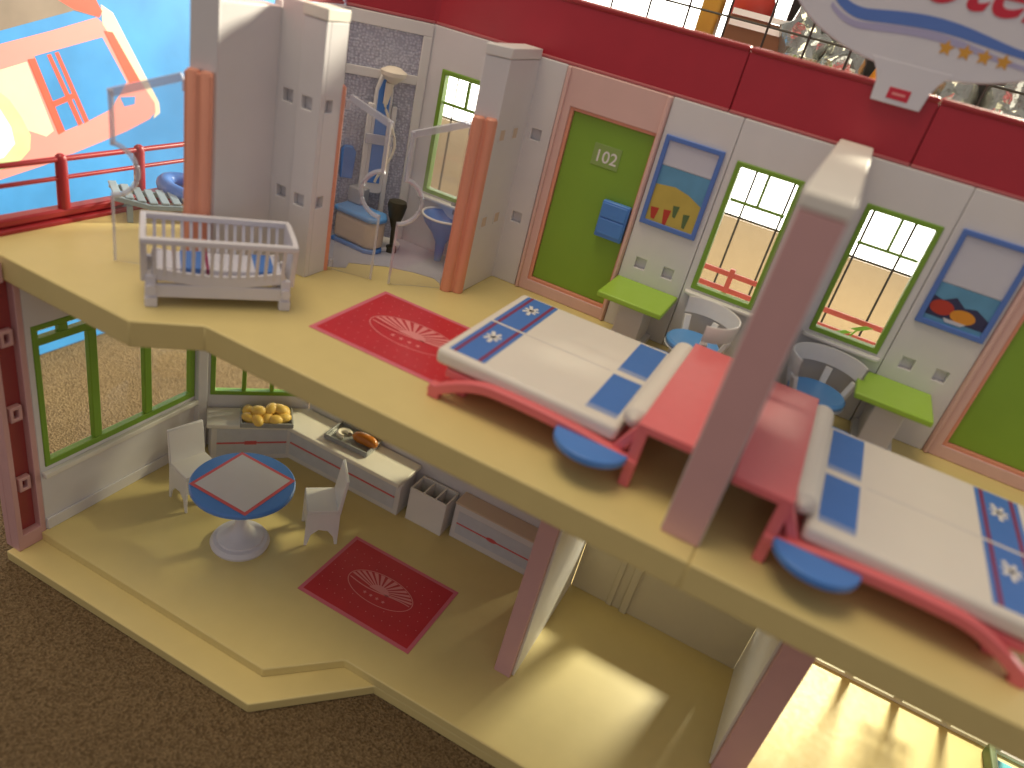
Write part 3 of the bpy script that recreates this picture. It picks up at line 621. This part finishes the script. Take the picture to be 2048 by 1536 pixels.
# ---------------------------------------------------------------- pictures, box on door
def make_pic(x0, x1, kind, label):
    P = thing('picture', label, 'picture', ((x0+x1)/2, YW, 8.6), 0, 'blue framed pictures'); a = (x1-x0)/2
    obj('frame', MB().grid([-a,-a+0.34,a-0.34,a],[0.05,0.42,6.25,6.6], lambda u, v: not (abs(u) < a-0.34 and 0.42 < v < 6.25), -0.22, -0.005, lambda u, v, d: (u, d, v)), 'signblue', P, 0.05)
    zb = 4.55 if kind == 1 else 3.1
    def pr(name, poly, mat, d): obj(name, MB().prism(poly, -d-0.01, -d, 'y'), mat, P)
    pr('blank_card', [(-a+0.34,zb),(a-0.34,zb),(a-0.34,6.25),(-a+0.34,6.25)], 'paper', 0.05)
    pr('sea_print', [(-a+0.34,0.42),(a-0.34,0.42),(a-0.34,zb-0.06),(-a+0.34,zb-0.06)], 'sea', 0.05)
    if kind == 1:
        pr('sand_print', [(-a+0.34,0.42),(a-0.34,0.42),(a-0.34,2.45),(0.7,3.0),(-0.4,3.25),(-a+0.34,3.1)], 'sand', 0.065)
        for x, z, w, h, m_ in ((-1.35,1.0,0.34,0.42,'printred'),(-0.4,0.95,0.30,0.55,'printred'),(0.15,1.55,0.26,0.42,'printgreen'),(1.05,1.1,0.26,0.5,'printgreen')):
            pr('figure_print', [(x-w,z+h),(x+w*0.9,z+h*1.15),(x+w*0.5,z-h),(x-w*0.35,z-h*0.9)], m_, 0.08)
    else:
        pr('harbour_print', [(-a+0.34,0.75),(a-0.34,0.75),(a-0.34,1.5),(0.9,2.0),(0.2,1.85),(-0.5,2.35),(-1.2,1.95),(-a+0.34,2.1)], 'printdark', 0.065)
        pr('boat_print', ell(-1.05,1.45,0.75,0.5,20), 'printred', 0.08); pr('boat_print', ell(0.35,1.25,0.78,0.46,20), 'printorange', 0.09)
        pr('hull_print', [(-0.5,0.62),(0.5,0.62),(0.75,0.85),(-0.7,0.85)], 'paper', 0.10)
make_pic(18.55, 22.92, 1, 'blue framed beach picture between green door 102 and the window')
make_pic(38.68, 43.05, 2, 'blue framed picture of red and yellow boats, right of the dividing wall')
D = thing('blue_locker', 'small blue plastic box on the green door 102', 'box', (16.55, 24.3, 6.45))
obj('case', MB().box(-1.12, 1.12, -0.55, 0.0, 0.05, 2.9), 'blue', D, 0.10); obj('flap', MB().box(-1.0, 1.0, -0.66, -0.56, 0.35, 1.55), 'blue', D, 0.05)
obj('upper_flap', MB().box(-1.0, 1.0, -0.66, -0.56, 1.65, 2.75), 'blue', D, 0.05)

# ---------------------------------------------------------------- crib
C = thing('crib', 'white barred baby crib standing on the upper floor at the left', 'crib', (-2.42, 3.48, 0), math.radians(48.6))
Lh = 4.55; zt = 4.75
obj('base_rail', MB().box(-3.9, 3.9, -1.62, -1.30, 0.62, 1.5), 'cribwhite', C, 0.06); obj('base_rail', MB().box(-3.9, 3.9, 1.30, 1.62, 0.62, 1.5), 'cribwhite', C, 0.06)
for x in (-4.0, 4.0):
    obj('end_frame', MB().prism([(-1.7,0.62),(1.7,0.62),(1.55,1.15),(-1.55,1.15)], x-0.34, x+0.34, 'x'), 'cribwhite', C, 0.06)
    for y in (-1.5, 1.5):
        obj('foot', MB().box(x-0.36, x+0.36, y-0.3, y+0.3, 0.01, 0.66), 'cribwhite', C, 0.05)
        obj('post', MB().prism([(y-0.28,1.1),(y+0.28,1.1),(y+0.2,2.1),(y-0.2,2.1)], x-0.3, x+0.3, 'x'), 'cribwhite', C, 0.05)
    for y in (-1.62,): obj('pivot_pin', MB().tube([(x,y-0.02,1.25),(x,y-0.34,1.25)], 0.3, 16), 'cribwhite', C, 0, True)
obj('cradle_floor', MB().box(-3.9, 3.9, -1.25, 1.25, 1.55, 1.8), 'cribwhite', C, 0.05)
for s in (-1, 1):
    yb, yt = s*1.42, s*2.1
    obj('top_rail', MB().box(-Lh, Lh, yt-0.2, yt+0.2, zt-0.42, zt), 'cribwhite', C, 0.08)
    bot = [( -3.95+7.9*k/20, yb+ (yt-yb)*0.10, 2.25-0.45*math.sin(math.pi*k/20)) for k in range(21)]
    obj('bottom_rail', MB().ribbon(bot, 0.24, 0.75), 'cribwhite', C, 0.04)
    for k in range(15):
        x = -3.75+7.5*k/14
        obj('bar', MB().ribbon([(x, yb+(yt-yb)*0.1, 1.95),(x, yt, zt-0.35)], 0.20, 0.2, (0,1,0)), 'cribwhite', C, 0)
for x in (-1, 1):
    vs = [(-1.5,1.6),(1.5,1.6),(2.2,zt-0.35),(2.0,zt),(1.2,zt+0.12),(-1.2,zt+0.12),(-2.0,zt),(-2.2,zt-0.35)]
    a, b = sorted((x*(Lh-0.34), x*Lh)); obj('end_panel', MB().prism(vs, a, b, 'x'), 'cribwhite', C, 0.06)
mt = obj('crib_mattress', MB().box(-3.8, 3.8, -1.35, 1.35, 1.82, 2.55), 'paper', C, 0.15)
for x0, x1, m_ in ((-2.75,-2.55,'maroon'),(-2.3,-1.0,'printblue'),(-0.85,-0.65,'maroon'),(2.1,3.3,'printblue')):
    obj('blanket_band', MB().box(x0, x1, -1.37, 1.37, 2.0, 2.565), m_, mt)

# ---------------------------------------------------------------- bathroom things
T = thing('toilet', 'beige toilet with blue lid in the bathroom', 'toilet', (-2.6, 19.3, 0.05), math.radians(0))
body = [(-2.2,-0.9),(1.3,-1.1),(1.9,-0.6),(2.0,0.3),(1.4,1.2),(-2.2,1.2)]
obj('foot_base', MB().prism([(p[0]*1.02, p[1]*1.02-0.1) for p in body], 0.0, 0.35), 'blue', T, 0.08)
obj('bowl', MB().prism(body, 0.36, 2.55), 'beige', T, 0.35, seg=4)
obj('lid', MB().prism([(p[0]*1.06, p[1]*1.10) for p in body], 2.57, 3.05), 'skyblue', T, 0.22, seg=3)
obj('cistern', MB().box(-2.2, -0.8, 0.6, 1.7, 3.06, 4.4), 'grey', T, 0.12)
s = thing('shower_column', 'blue and white shower column with pale shower head and hose', 'shower', (-3.4, 21.2, 0.05), math.radians(45))
obj('panel', MB().prism([(-0.85,4.3),(-0.65,4.0),(0.65,4.0),(0.85,4.3),(0.7,12.3),(0.4,13.4),(-0.4,13.4),(-0.7,12.3)], -0.12, 0.35, 'y'), 'whiteb', s, 0.1)
obj('blue_inlay', MB().prism([(-0.5,4.9),(0.5,4.9),(0.48,12.2),(0.2,13.1),(-0.2,13.1),(-0.48,12.2)], -0.22, -0.13, 'y'), 'blue', s, 0.04)
obj('side_post', MB().box(-1.15, -0.75, -0.2, 0.2, 0.02, 11.2), 'whiteb', s, 0.08); obj('side_post', MB().box(0.75, 1.15, -0.2, 0.2, 0.02, 11.2), 'whiteb', s, 0.08)
obj('cross_bar', MB().box(-1.1, 1.1, -0.42, -0.24, 8.1, 8.9), 'acrylicedge', s, 0.05)
obj('shower_head', MB().lathe([(0,12.9),(0.3,13.0),(0.98,13.6),(1.02,13.9),(0.5,14.2),(0,14.25)], 0.35, -0.8, 24), 'cream', s, 0, True)
obj('handle', MB().tube([(0.2,-0.75,13.0),(0.05,-0.6,11.4)], [0.34,0.2], 12), 'cream', s, 0, True)
obj('hose', MB().tube([(0.05+ (1.15*math.sin(t*math.pi)**1.5), -0.55-0.25*math.sin(t*math.pi), 11.4-6.3*t) for t in [k/28 for k in range(29)]], 0.11, 8), 'cream', s, 0, True)
obj('tray', MB().prism(ell(0.4,-1.4,2.3,1.5,28), 0.0, 0.35), 'whiteb', s, 0.08)
b = thing('washbasin', 'blue washbasin with pale rim under the bathroom window', 'washbasin', (3.1, 22.6, 0.05))
obj('bowl', MB().lathe([(0.3,0.0),(0.45,1.6),(0.9,2.4),(1.6,3.2),(1.95,3.9),(1.80,3.9),(1.3,3.2),(0.5,2.7),(0,2.6)], 0, 0, 36), 'blue', b, 0, True)
obj('rim', MB().tube([(1.9*math.cos(a),1.9*math.sin(a),3.95) for a in [2*math.pi*k/36 for k in range(36)]], 0.10, 8, True), 'whiteb', b, 0, True)
obj('tap', MB().tube([(0,1.5,3.8),(0,1.5,4.7),(0,0.9,4.8)], 0.18, 10), 'steel', b, 0, True)
b = thing('toilet_brush', 'dark brown brush in a stand on the bathroom floor beside the toilet', 'brush', (-0.35, 20.6, 0.05)); b.scale = (0.8, 0.8, 0.92)
obj('stand', MB().lathe([(0,0),(0.6,0),(0.55,0.5),(0,0.55)], 0, 0, 20), 'dark', b, 0, True)
obj('stem', MB().lathe([(0,0.5),(0.22,0.5),(0.3,2.2),(0.75,3.4),(1.0,4.4),(0.9,4.75),(0,4.8)], 0, 0, 24), 'dark', b, 0, True)
k = tag(obj('blue_container', MB().prism([(-0.5,0),(0.5,0),(0.6,2.2),(0.3,2.6),(-0.3,2.6),(-0.6,2.2)], -0.3, 0.3, 'y'), 'blue', None, 0.08), 'small blue container on the tiled bathroom wall', 'container'); k.location = (-5.2, 19.9, 5.0); k.rotation_euler = (0,0,math.radians(45))
b = thing('bath_towel', 'pale towel hanging at the bathroom window behind the pink door jamb', 'towel', (5.2, 22.0, 6.2))
vs = []; fs = []
for i in range(13):
    for j in range(9):
        u = i/12-0.5; v = j/8
        vs.append((u*1.5*(0.55+0.45*v)+0.12*math.sin(j*1.3), 0.16*math.sin(i*1.5+j*0.4), -1.6+v*6.0))
for i in range(12):
    for j in range(8): q = i*9+j; fs.append((q, q+9, q+10, q+1))
o = obj('cloth', MB().add(vs, fs), 'towel', b, 0, True); sd = o.modifiers.new('solid', 'SOLIDIFY'); sd.thickness = 0.14
obj('hook', MB().tube([(0,0.2,4.5),(0,1.5,4.6),(0,1.95,4.6)], 0.15, 8), 'whiteb', b, 0, True)

# ---------------------------------------------------------------- balcony things
Ld = thing('sun_lounger', 'grey blue slatted sun lounger on the balcony by the red railing', 'sun lounger', (-14.9, 10.4, 0), math.radians(58))
for y in (-1.4, 1.4):
    obj('side_rail', MB().ribbon([(-3.6,y,1.9),(-1.2,y,1.25),(3.4,y,1.2)], 0.3, 0.4), 'loungergrey', Ld, 0.05)
for k in range(9):
    x = -3.4+k*0.82; z = 1.45 + (max(0, -1.2-x))*0.27
    obj('slat', MB().box(x-0.28, x+0.28, -1.5, 1.5, z, z+0.18), 'loungergrey', Ld, 0.05)
for x in (-2.6, 2.8):
    for y in (-1.3, 1.3): obj('leg', MB().box(x-0.2, x+0.2, y-0.2, y+0.2, 0.01, 1.3), 'loungergrey', Ld, 0.04)
tag(obj('pool_ring', MB().tube([(-17.1+3.0*math.cos(a)+2.2, 13.6+1.7*math.sin(a), 1.55) for a in [2*math.pi*k/36 for k in range(36)]], 0.62, 12, True), 'printblue', None, 0, True), 'dark blue swim ring lying behind the grey sun lounger', 'swim ring')
tag(obj('red_mat', MB().prism(ell(-14.8, 13.4, 2.3, 1.1, 28), 0.9, 1.25), 'railred', None, 0.1), 'red oval mat inside the dark blue swim ring', 'mat')

# ---------------------------------------------------------------- dining corner downstairs
R = thing('round_table', 'round blue table with white pedestal and red edged cloth', 'table', (-2.13, 6.55, ZL))
obj('table_top', MB().lathe([(0,6.05),(3.9,6.05),(4.08,6.15),(4.1,6.4),(3.98,6.52),(0,6.52)], 0, 0, 56), 'blue', R, 0, True)
obj('pedestal', MB().lathe([(0,0),(2.35,0),(2.42,0.25),(2.2,0.6),(1.9,0.66),(1.85,0.85),(1.3,1.05),(0.75,1.5),(0.5,2.2),(0.45,4.6),(0.7,5.4),(1.4,6.04),(0,6.04)], 0, 0, 40), 'cribwhite', R, 0, True)
tcl = thing('tablecloth', 'grey white square cloth with red border on the round blue table', 'tablecloth', (-2.13, 6.55, ZL+6.52))
obj('border', MB().box(-2.86, 2.86, -2.86, 2.86, 0.005, 0.03), 'redline', tcl); obj('cloth', MB().box(-2.58, 2.58, -2.58, 2.58, 0.03, 0.045), 'clothgrey', tcl)
def make_chair(c, ang, label):
    K = thing('dining_chair', label, 'chair', (c[0], c[1], ZL), ang, 'white dining chairs')     # +x is the way it faces
    obj('seat', MB().box(-1.4, 1.4, -1.6, 1.6, 3.55, 3.9), 'whiteb', K, 0.08)
    obj('backrest', MB().prism([(-1.45,3.4),(-1.05,3.4),(-1.55,7.0),(-1.8,7.05)], -1.6, 1.6, 'y'), 'whiteb', K, 0.07)
    for y in (-1.6, 1.45):
        obj('side_panel', MB().prism([(-1.4,3.55),(1.4,3.55),(1.4,0.02),(1.15,0.02),(0.9,1.2),(0.3,1.75),(-0.5,1.6),(-1.0,0.9),(-1.2,0.02),(-1.45,0.02)], y, y+0.15, 'y'), 'whiteb', K, 0.03)
    obj('front_apron', MB().box(1.2, 1.38, -1.44, 1.44, 2.0, 3.54), 'whiteb', K, 0.03)
make_chair((2.1, 11.7), math.radians(223), 'white dining chair to the right of the round blue table')
make_chair((-8.9, 8.1), math.radians(-14), 'white dining chair between the round blue table and the left windows')
# buffet counter following the slanted corner
Bf = thing('buffet_counter', 'white cornered buffet counter with red line, below the lower windows', 'counter', (-3, 18, ZL))
def bp(name, mb, mat, bev=0.05): return obj(name, mb, mat, Bf, bev, False, world=True)
zc = -19.4
bp('counter_top', MB().prism([(6.4,16.95),(6.4,20.9),(-7.1,20.9),(-13.85,14.25),(-11.75,12.15),(-6.45,17.0)], zc-0.42, zc), 'cap', 0.09)
bp('counter_body', MB().prism([(6.1,18.1),(6.1,20.7),(-6.6,20.7),(-13.4,14.1),(-11.9,12.9),(-6.9,18.1)], ZL+0.02, zc-0.43), 'white', 0.06)
bp('front_print', MB().prism([(5.6,18.06),(-6.86,18.06),(-6.86,18.085),(5.6,18.085)], ZL+0.6, zc-0.9), 'cabprint', 0)
def slant(u0, u1, z0, z1, d):
    p0 = Vector((-11.9,12.9)); p1 = Vector((-6.9,18.1)); t = (p1-p0).normalized(); n = Vector((t.y,-t.x))
    a = p0+t*u0+n*0.01; b_ = p0+t*u1+n*0.01; return MB().prism([tuple(a), tuple(b_), tuple(b_+n*d), tuple(a+n*d)], z0, z1)
bp('front_print', slant(0.5, 6.9, ZL+0.6, zc-0.9, 0.03), 'cabprint', 0)
bp('red_line', MB().box(-6.8, 5.6, 18.03, 18.055, -22.05, -21.87), 'redline', 0); bp('red_line', slant(0.5, 6.9, -22.05, -21.87, 0.055), 'redline', 0)
bp('emblem', slant(3.0, 4.1, -22.15, -21.75, 0.075), 'redline', 0)
def tray(c, ang, label):
    t = thing('serving_tray', label, 'tray', (c[0], c[1], zc), ang, 'serving trays on the counter')
    obj('tray_base', MB().box(-2.3, 2.3, -1.35, 1.35, 0.01, 0.16), 'steel', t, 0.05)
    for a in ((-2.4,2.4,-1.5,-1.32),(-2.4,2.4,1.32,1.5),(-2.4,-2.22,-1.32,1.32),(2.22,2.4,-1.32,1.32)): obj('tray_rim', MB().box(*a, 0.05, 0.55), 'steel', t, 0.05)
    return t
tray((-8.6, 16.55), math.radians(43), 'grey tray heaped with yellow bread rolls on the white counter'); tray((-0.6, 19.55), math.radians(3), 'grey tray with a sausage on the white counter')
ca, sa = math.cos(math.radians(43)), math.sin(math.radians(43)); q = 0
for i, (x, y, z, a) in enumerate([(-1.6,-0.6,0.6,0.4),(-0.9,0.5,0.6,1.2),(0.0,-0.6,0.62,2.0),(0.7,0.55,0.6,0.2),(1.5,-0.5,0.6,1.0),(1.6,0.6,0.6,2.6),(-1.7,0.6,0.62,2.2),(-0.8,-0.2,1.15,0.6),(0.35,0.1,1.2,1.7),(1.15,0.15,1.15,0.3),(0.75,-0.9,0.62,0.9),(-0.9,-1.0,0.62,2.8)]):
    mb = MB().sphere((0,0,0), (0.74,0.55,0.48), 18, 10)
    o = tag(obj('bread_roll', mb, 'bread', None, 0, True), 'yellow bread roll heaped on the left grey tray', 'bread roll', 'bread rolls on the tray')
    o.location = (-8.6+x*ca-y*sa, 16.55+x*sa+y*ca, zc+z); o.rotation_euler = (0.15*math.sin(i), 0.2*math.cos(i*2), a)
tag(obj('sausage', MB().tube([(-0.75+2.75*t, 19.45+0.3*math.sin(t*3), zc+0.68) for t in [k/14 for k in range(15)]], [0.58*math.sqrt(max(0.02,1-abs(2*k/14-1)**3.2)) for k in range(15)], 18), 'sausage', None, 0, True), 'shiny orange brown sausage on the right grey tray', 'sausage')
k = tag(obj('onion_slice', MB().lathe([(0.35,0.2),(0.75,0.2),(0.8,0.45),(0.6,0.6),(0.35,0.5),(0.35,0.2)], -1.7, 19.5, 20, 0.5, 5.2), 'cream', None, 0, True), 'cream curled garnish beside the sausage on the right grey tray', 'food'); k.location.z = zc
# cutlery box and cabinet
O = thing('slotted_box', 'open white box with three slots between the counter and the cabinet', 'box', (8.85, 19.6, ZL))
x0, x1 = -1.95, 1.95
for a in ((x0,x1,-1.2,-1.02),(x0,x1,1.02,1.2)): obj('side', MB().box(*a, 0.02, 3.75), 'whiteb', O, 0.03)
for x in (x0, x0+1.29, x0+2.57, x1-0.14): obj('divider', MB().box(x, x+0.14, -1.01, 1.01, 0.02, 3.73), 'whiteb', O, 0.02)
obj('bottom', MB().box(x0+0.15, x1-0.15, -1.0, 1.0, 0.01, 0.15), 'whiteb', O)
K = thing('low_cabinet', 'low white cabinet with a red line on its front, left of the pink pillar', 'cabinet', (15.4, 20.0, ZL))
obj('body', MB().box(-4.0, 4.4, -0.92, 0.95, 0.02, 3.95), 'white', K, 0.06); obj('top', MB().box(-4.05, 4.45, -0.98, 1.0, 3.96, 4.14), 'beige', K, 0.04)
obj('front_print', MB().box(-3.5, 4.1, -0.955, -0.93, 0.75, 3.3), 'cabprint', K); obj('red_line', MB().box(-3.5, 4.1, -0.975, -0.957, 1.85, 2.0), 'redline', K)
obj('emblem', MB().prism(ell(0.2,1.95,0.55,0.22,20), -0.99, -0.975, 'y'), 'redline', K)
P = thing('teal_panel', 'teal plastic basin at the far right edge of the lower floor', 'basin', (61.8, 24.0, ZL))
obj('basin', MB().box(-1.6, 8, -4, 1.6, 0.02, 0.5), 'teal', P, 0.15); obj('rim', MB().box(-2.2, -1.65, -4.2, 2.2, 0.02, 1.2), 'printgreen', P, 0.1)

# ---------------------------------------------------------------- behind the hotel
Bx = thing('toy_box', 'tall blue printed cardboard toy box standing on the carpet at the left', 'box', (-44, 24, ZC))
def bo(name, mb, mat, bev=0.0): return obj(name, mb, mat, Bx, bev, False, world=True)
bo('carton', MB().box(-52, -39.7, -14, 58, ZC+0.02, 12.6), 'boxblue', 0.15)
def pr(name, poly, mat, lvl): bo(name, MB().prism(poly, -39.71, -39.70+0.012*lvl, 'x'), mat)
pr('print_base', [(-14,-22.5),(58,-22.5),(58,-12.5),(-14,-12.5)], 'boxwhite', 1)
pr('print_house', [(-13,1.0),(15.0,6.7),(19.8,7.9),(24.8,9.3),(25.3,8.9),(31.6,0.9),(31.7,-0.1),(30.8,-0.9),(27.8,-2.0),(23.8,-3.1),(18.1,-4.6),(13.5,-5.5),(-13,-12)], 'boxsalmon', 1)
pr('print_roof_edge', [(25.3,10.5),(26.6,9.8),(32.1,0.8),(32.2,-0.3),(31.3,-0.9),(31.6,-0.1),(31.5,0.8),(25.4,8.7)], 'boxcream', 2)
pr('print_stripe', [(25.5,8.1),(26.5,8.0),(29.8,3.0),(28.4,2.9)], 'boxorange', 3)
pr('print_window', [(18.1,5.7),(25.3,7.5),(28.0,3.1),(25.9,0.4),(23.0,-0.7),(20.6,-1.4)], 'boxblue', 2)
pr('print_door', [(17.4,5.4),(18.1,5.5),(20.6,-1.4),(19.9,-1.7)], 'boxorange', 3)
pr('print_curtain', [(8,3),(14.7,4.5),(17.3,5.2),(19.4,-1.3),(18.6,-1.8),(16.9,-1.1),(8,-4)], 'boxcream', 2)
pr('print_bar', [(19.3,5.8),(19.7,5.9),(22.6,-0.8),(22.1,-1.0)], 'boxorange', 3); pr('print_bar', [(20.1,6.0),(20.5,6.1),(23.3,-0.6),(22.8,-0.8)], 'boxorange', 3)
pr('print_bar', [(19.4,1.5),(21.9,2.3),(22.1,1.8),(19.7,1.0)], 'boxorange', 4)
pr('print_glare_rim', [(2,6),(12.8,3.3),(14.5,2.6),(15.3,1.9),(16.3,0.2),(17.0,-1.5),(16.8,-2.9),(15.4,-4.2),(13.7,-4.5),(2,-6)], 'boxgreen', 3)  # pale green rim of a glare, painted on as print colour
pr('print_glare', [(2,4.5),(12.5,2.0),(14.3,1.2),(15.2,-0.6),(15.4,-2.2),(14.2,-3.4),(2,-5)], 'boxwhite', 4)  # white core of the glare, painted instead of reflected
pr('print_window', [(27.1,1.6),(29.0,1.6),(28.9,0.8),(27.6,0.6)], 'boxblue', 2)
pr('print_top', [(-13,12.4),(24.0,12.4),(24.9,10.7),(25.4,9.9),(25.1,9.3),(22.4,9.8),(15.1,7.8),(-13,2)], 'boxgrey', 3); pr('print_patch', [(20.7,10.7),(21.5,12.4),(24.0,12.4),(24.9,10.6),(25.4,9.9),(25.1,9.3),(22.4,9.9)], 'boxorange', 4)
ZSH = ZC+41.97
# wire rack with bags
Wr = thing('wire_rack', 'black wire grid rack standing behind the toy hotel', 'wire rack', (20, 42, ZC))
for k in range(-9, 15):
    obj('upright_wire', MB().tube([(k*3.55, 0, 0.05), (k*3.55, 0, 62)], 0.10, 6), 'wire', Wr, 0, True)
for z in (18, 33.0, 45.2, 48.9, 52.6, 62): obj('cross_wire', MB().tube([(-33, 0.2, z), (51, 0.2, z)], 0.10, 6), 'wire', Wr, 0, True)
obj('shelf', MB().box(-8, 54, 0.5, 17.2, 41.3, 41.95), 'brown', Wr, 0.1)
for x in (-7.5, 53):
    obj('shelf_post', MB().tube([(x, 15, 0.05), (x, 15, 41.3)], 0.4, 8), 'wire', Wr, 0, True)
def bag(c, r, seed, label):
    random.seed(seed); mb = MB().sphere((0,0,0), r, 28, 18); ph = [random.random()*6 for _ in range(9)]
    mb.v = [tuple(Vector(v)*(1+0.16*math.sin(v[0]*1.1+ph[0])*math.cos(v[2]*1.4+ph[1])+0.12*math.sin(v[1]*1.9+v[2]*2.1+ph[2])+0.08*math.sin(v[0]*3.1+v[2]*2.6+ph[3]))) for v in mb.v]
    zmin = min(v[2] for v in mb.v); mb.v = [(v[0], v[1], max(v[2], zmin*0.8)) for v in mb.v]
    o = tag(obj('foil_bag', mb, 'foil', None, 0, True), label, 'bag', 'crumpled bags'); o.location = (c[0], c[1], ZSH-zmin*0.8+c[2]-0.0)
bag((22.9, 46.4, 0), (2.5,2.3,4.6), 1, 'crumpled grey bag leftmost behind the roof, next to the brown carton')
bag((26.9, 45.4, 0), (2.6,2.2,3.9), 2, 'crumpled silver bag behind the roof, left of the orange object')
bag((35.9, 45.6, 0), (2.3,2.2,3.7), 3, 'crumpled silver bag behind the roof just right of the sign clip')
bag((40.6, 45.6, 0), (2.5,2.2,4.1), 4, 'crumpled silver bag behind the roof at the right picture edge')
bag((24.9, 51, 0), (2.2,2.0,5.6), 5, 'tall dark crumpled bag standing behind the two leftmost silver bags')
o = tag(obj('orange_ball', MB().sphere((0,0,0), (1.6,1.6,3.6), 24, 14), 'printorange', None, 0, True), 'orange object showing left of the sign clip behind the roof', 'toy'); o.location = (30.6, 46.0, ZSH+3.6)
cb = thing('brown_carton', 'brown carton with two white bars behind the red roof', 'carton', (18.2, 48, ZSH))
obj('carton', MB().box(-2.6, 3.2, -2, 3, 0.02, 7.2), 'brown', cb, 0.1)
for z in (6.35, 7.25): obj('white_bar', MB().box(-2.3, 2.9, -2.12, -2.02, z, z+0.5), 'boxwhite', cb)
o = tag(obj('gold_cloth', MB().box(-0.9, 0.9, -1, 1, 0.02, 9.5), 'goldcloth', None, 0.3), 'folded gold cloth beside the brown carton behind the roof', 'cloth'); o.location = (13.7, 47.5, ZSH)
o = tag(obj('red_cushion', MB().sphere((0,0,0), (2.2,1.6,2.4), 24, 14), 'printred', None, 0, True), 'red and orange soft toy above the brown carton behind the roof', 'toy'); o.location = (16.6, 51.5, 24.0)
bn = thing('dark_blocker', 'made-up dark bin at the back of the wire rack behind the bags', 'bin', (52, 56.5, ZSH))  # added dark mass behind the bags, sized to keep daylight off the beds
obj('bin', MB().box(-32.5, -10.2, -2, 2, 0.02, 17.5), 'wire', bn, 0.3); obj('tall_blocker', MB().box(-10, 22, -2, 2, 0.02, 17.5), 'wire', bn, 0.3); obj('blocker_lid', MB().box(-32.8, -10.1, -2.2, 2.2, 17.55, 18.2), 'dark', bn, 0.1)  # all made-up masses, added to keep daylight off the beds
# leaf sprig by the rear railing
lf = thing('leaf_sprig', 'small green leaf sprig at the rear railing seen through the right window', 'leaf', (35.6, 27.3, 3.3))
obj('stem', MB().tube([(0,0,0),(0,0,1.3),(0.5,-0.05,2.4)], 0.08, 6), 'leaf', lf, 0, True)
for a, x, z in ((0.35,-0.5,1.7),(0.6,0.7,2.5)):
    obj('leaf', MB().prism([(x-0.75,z-0.25),(x-0.2,z-0.28),(x+0.75,z+0.28),(x+0.2,z+0.30)], -0.06, 0.02, 'y'), 'leaf', lf, 0.02)
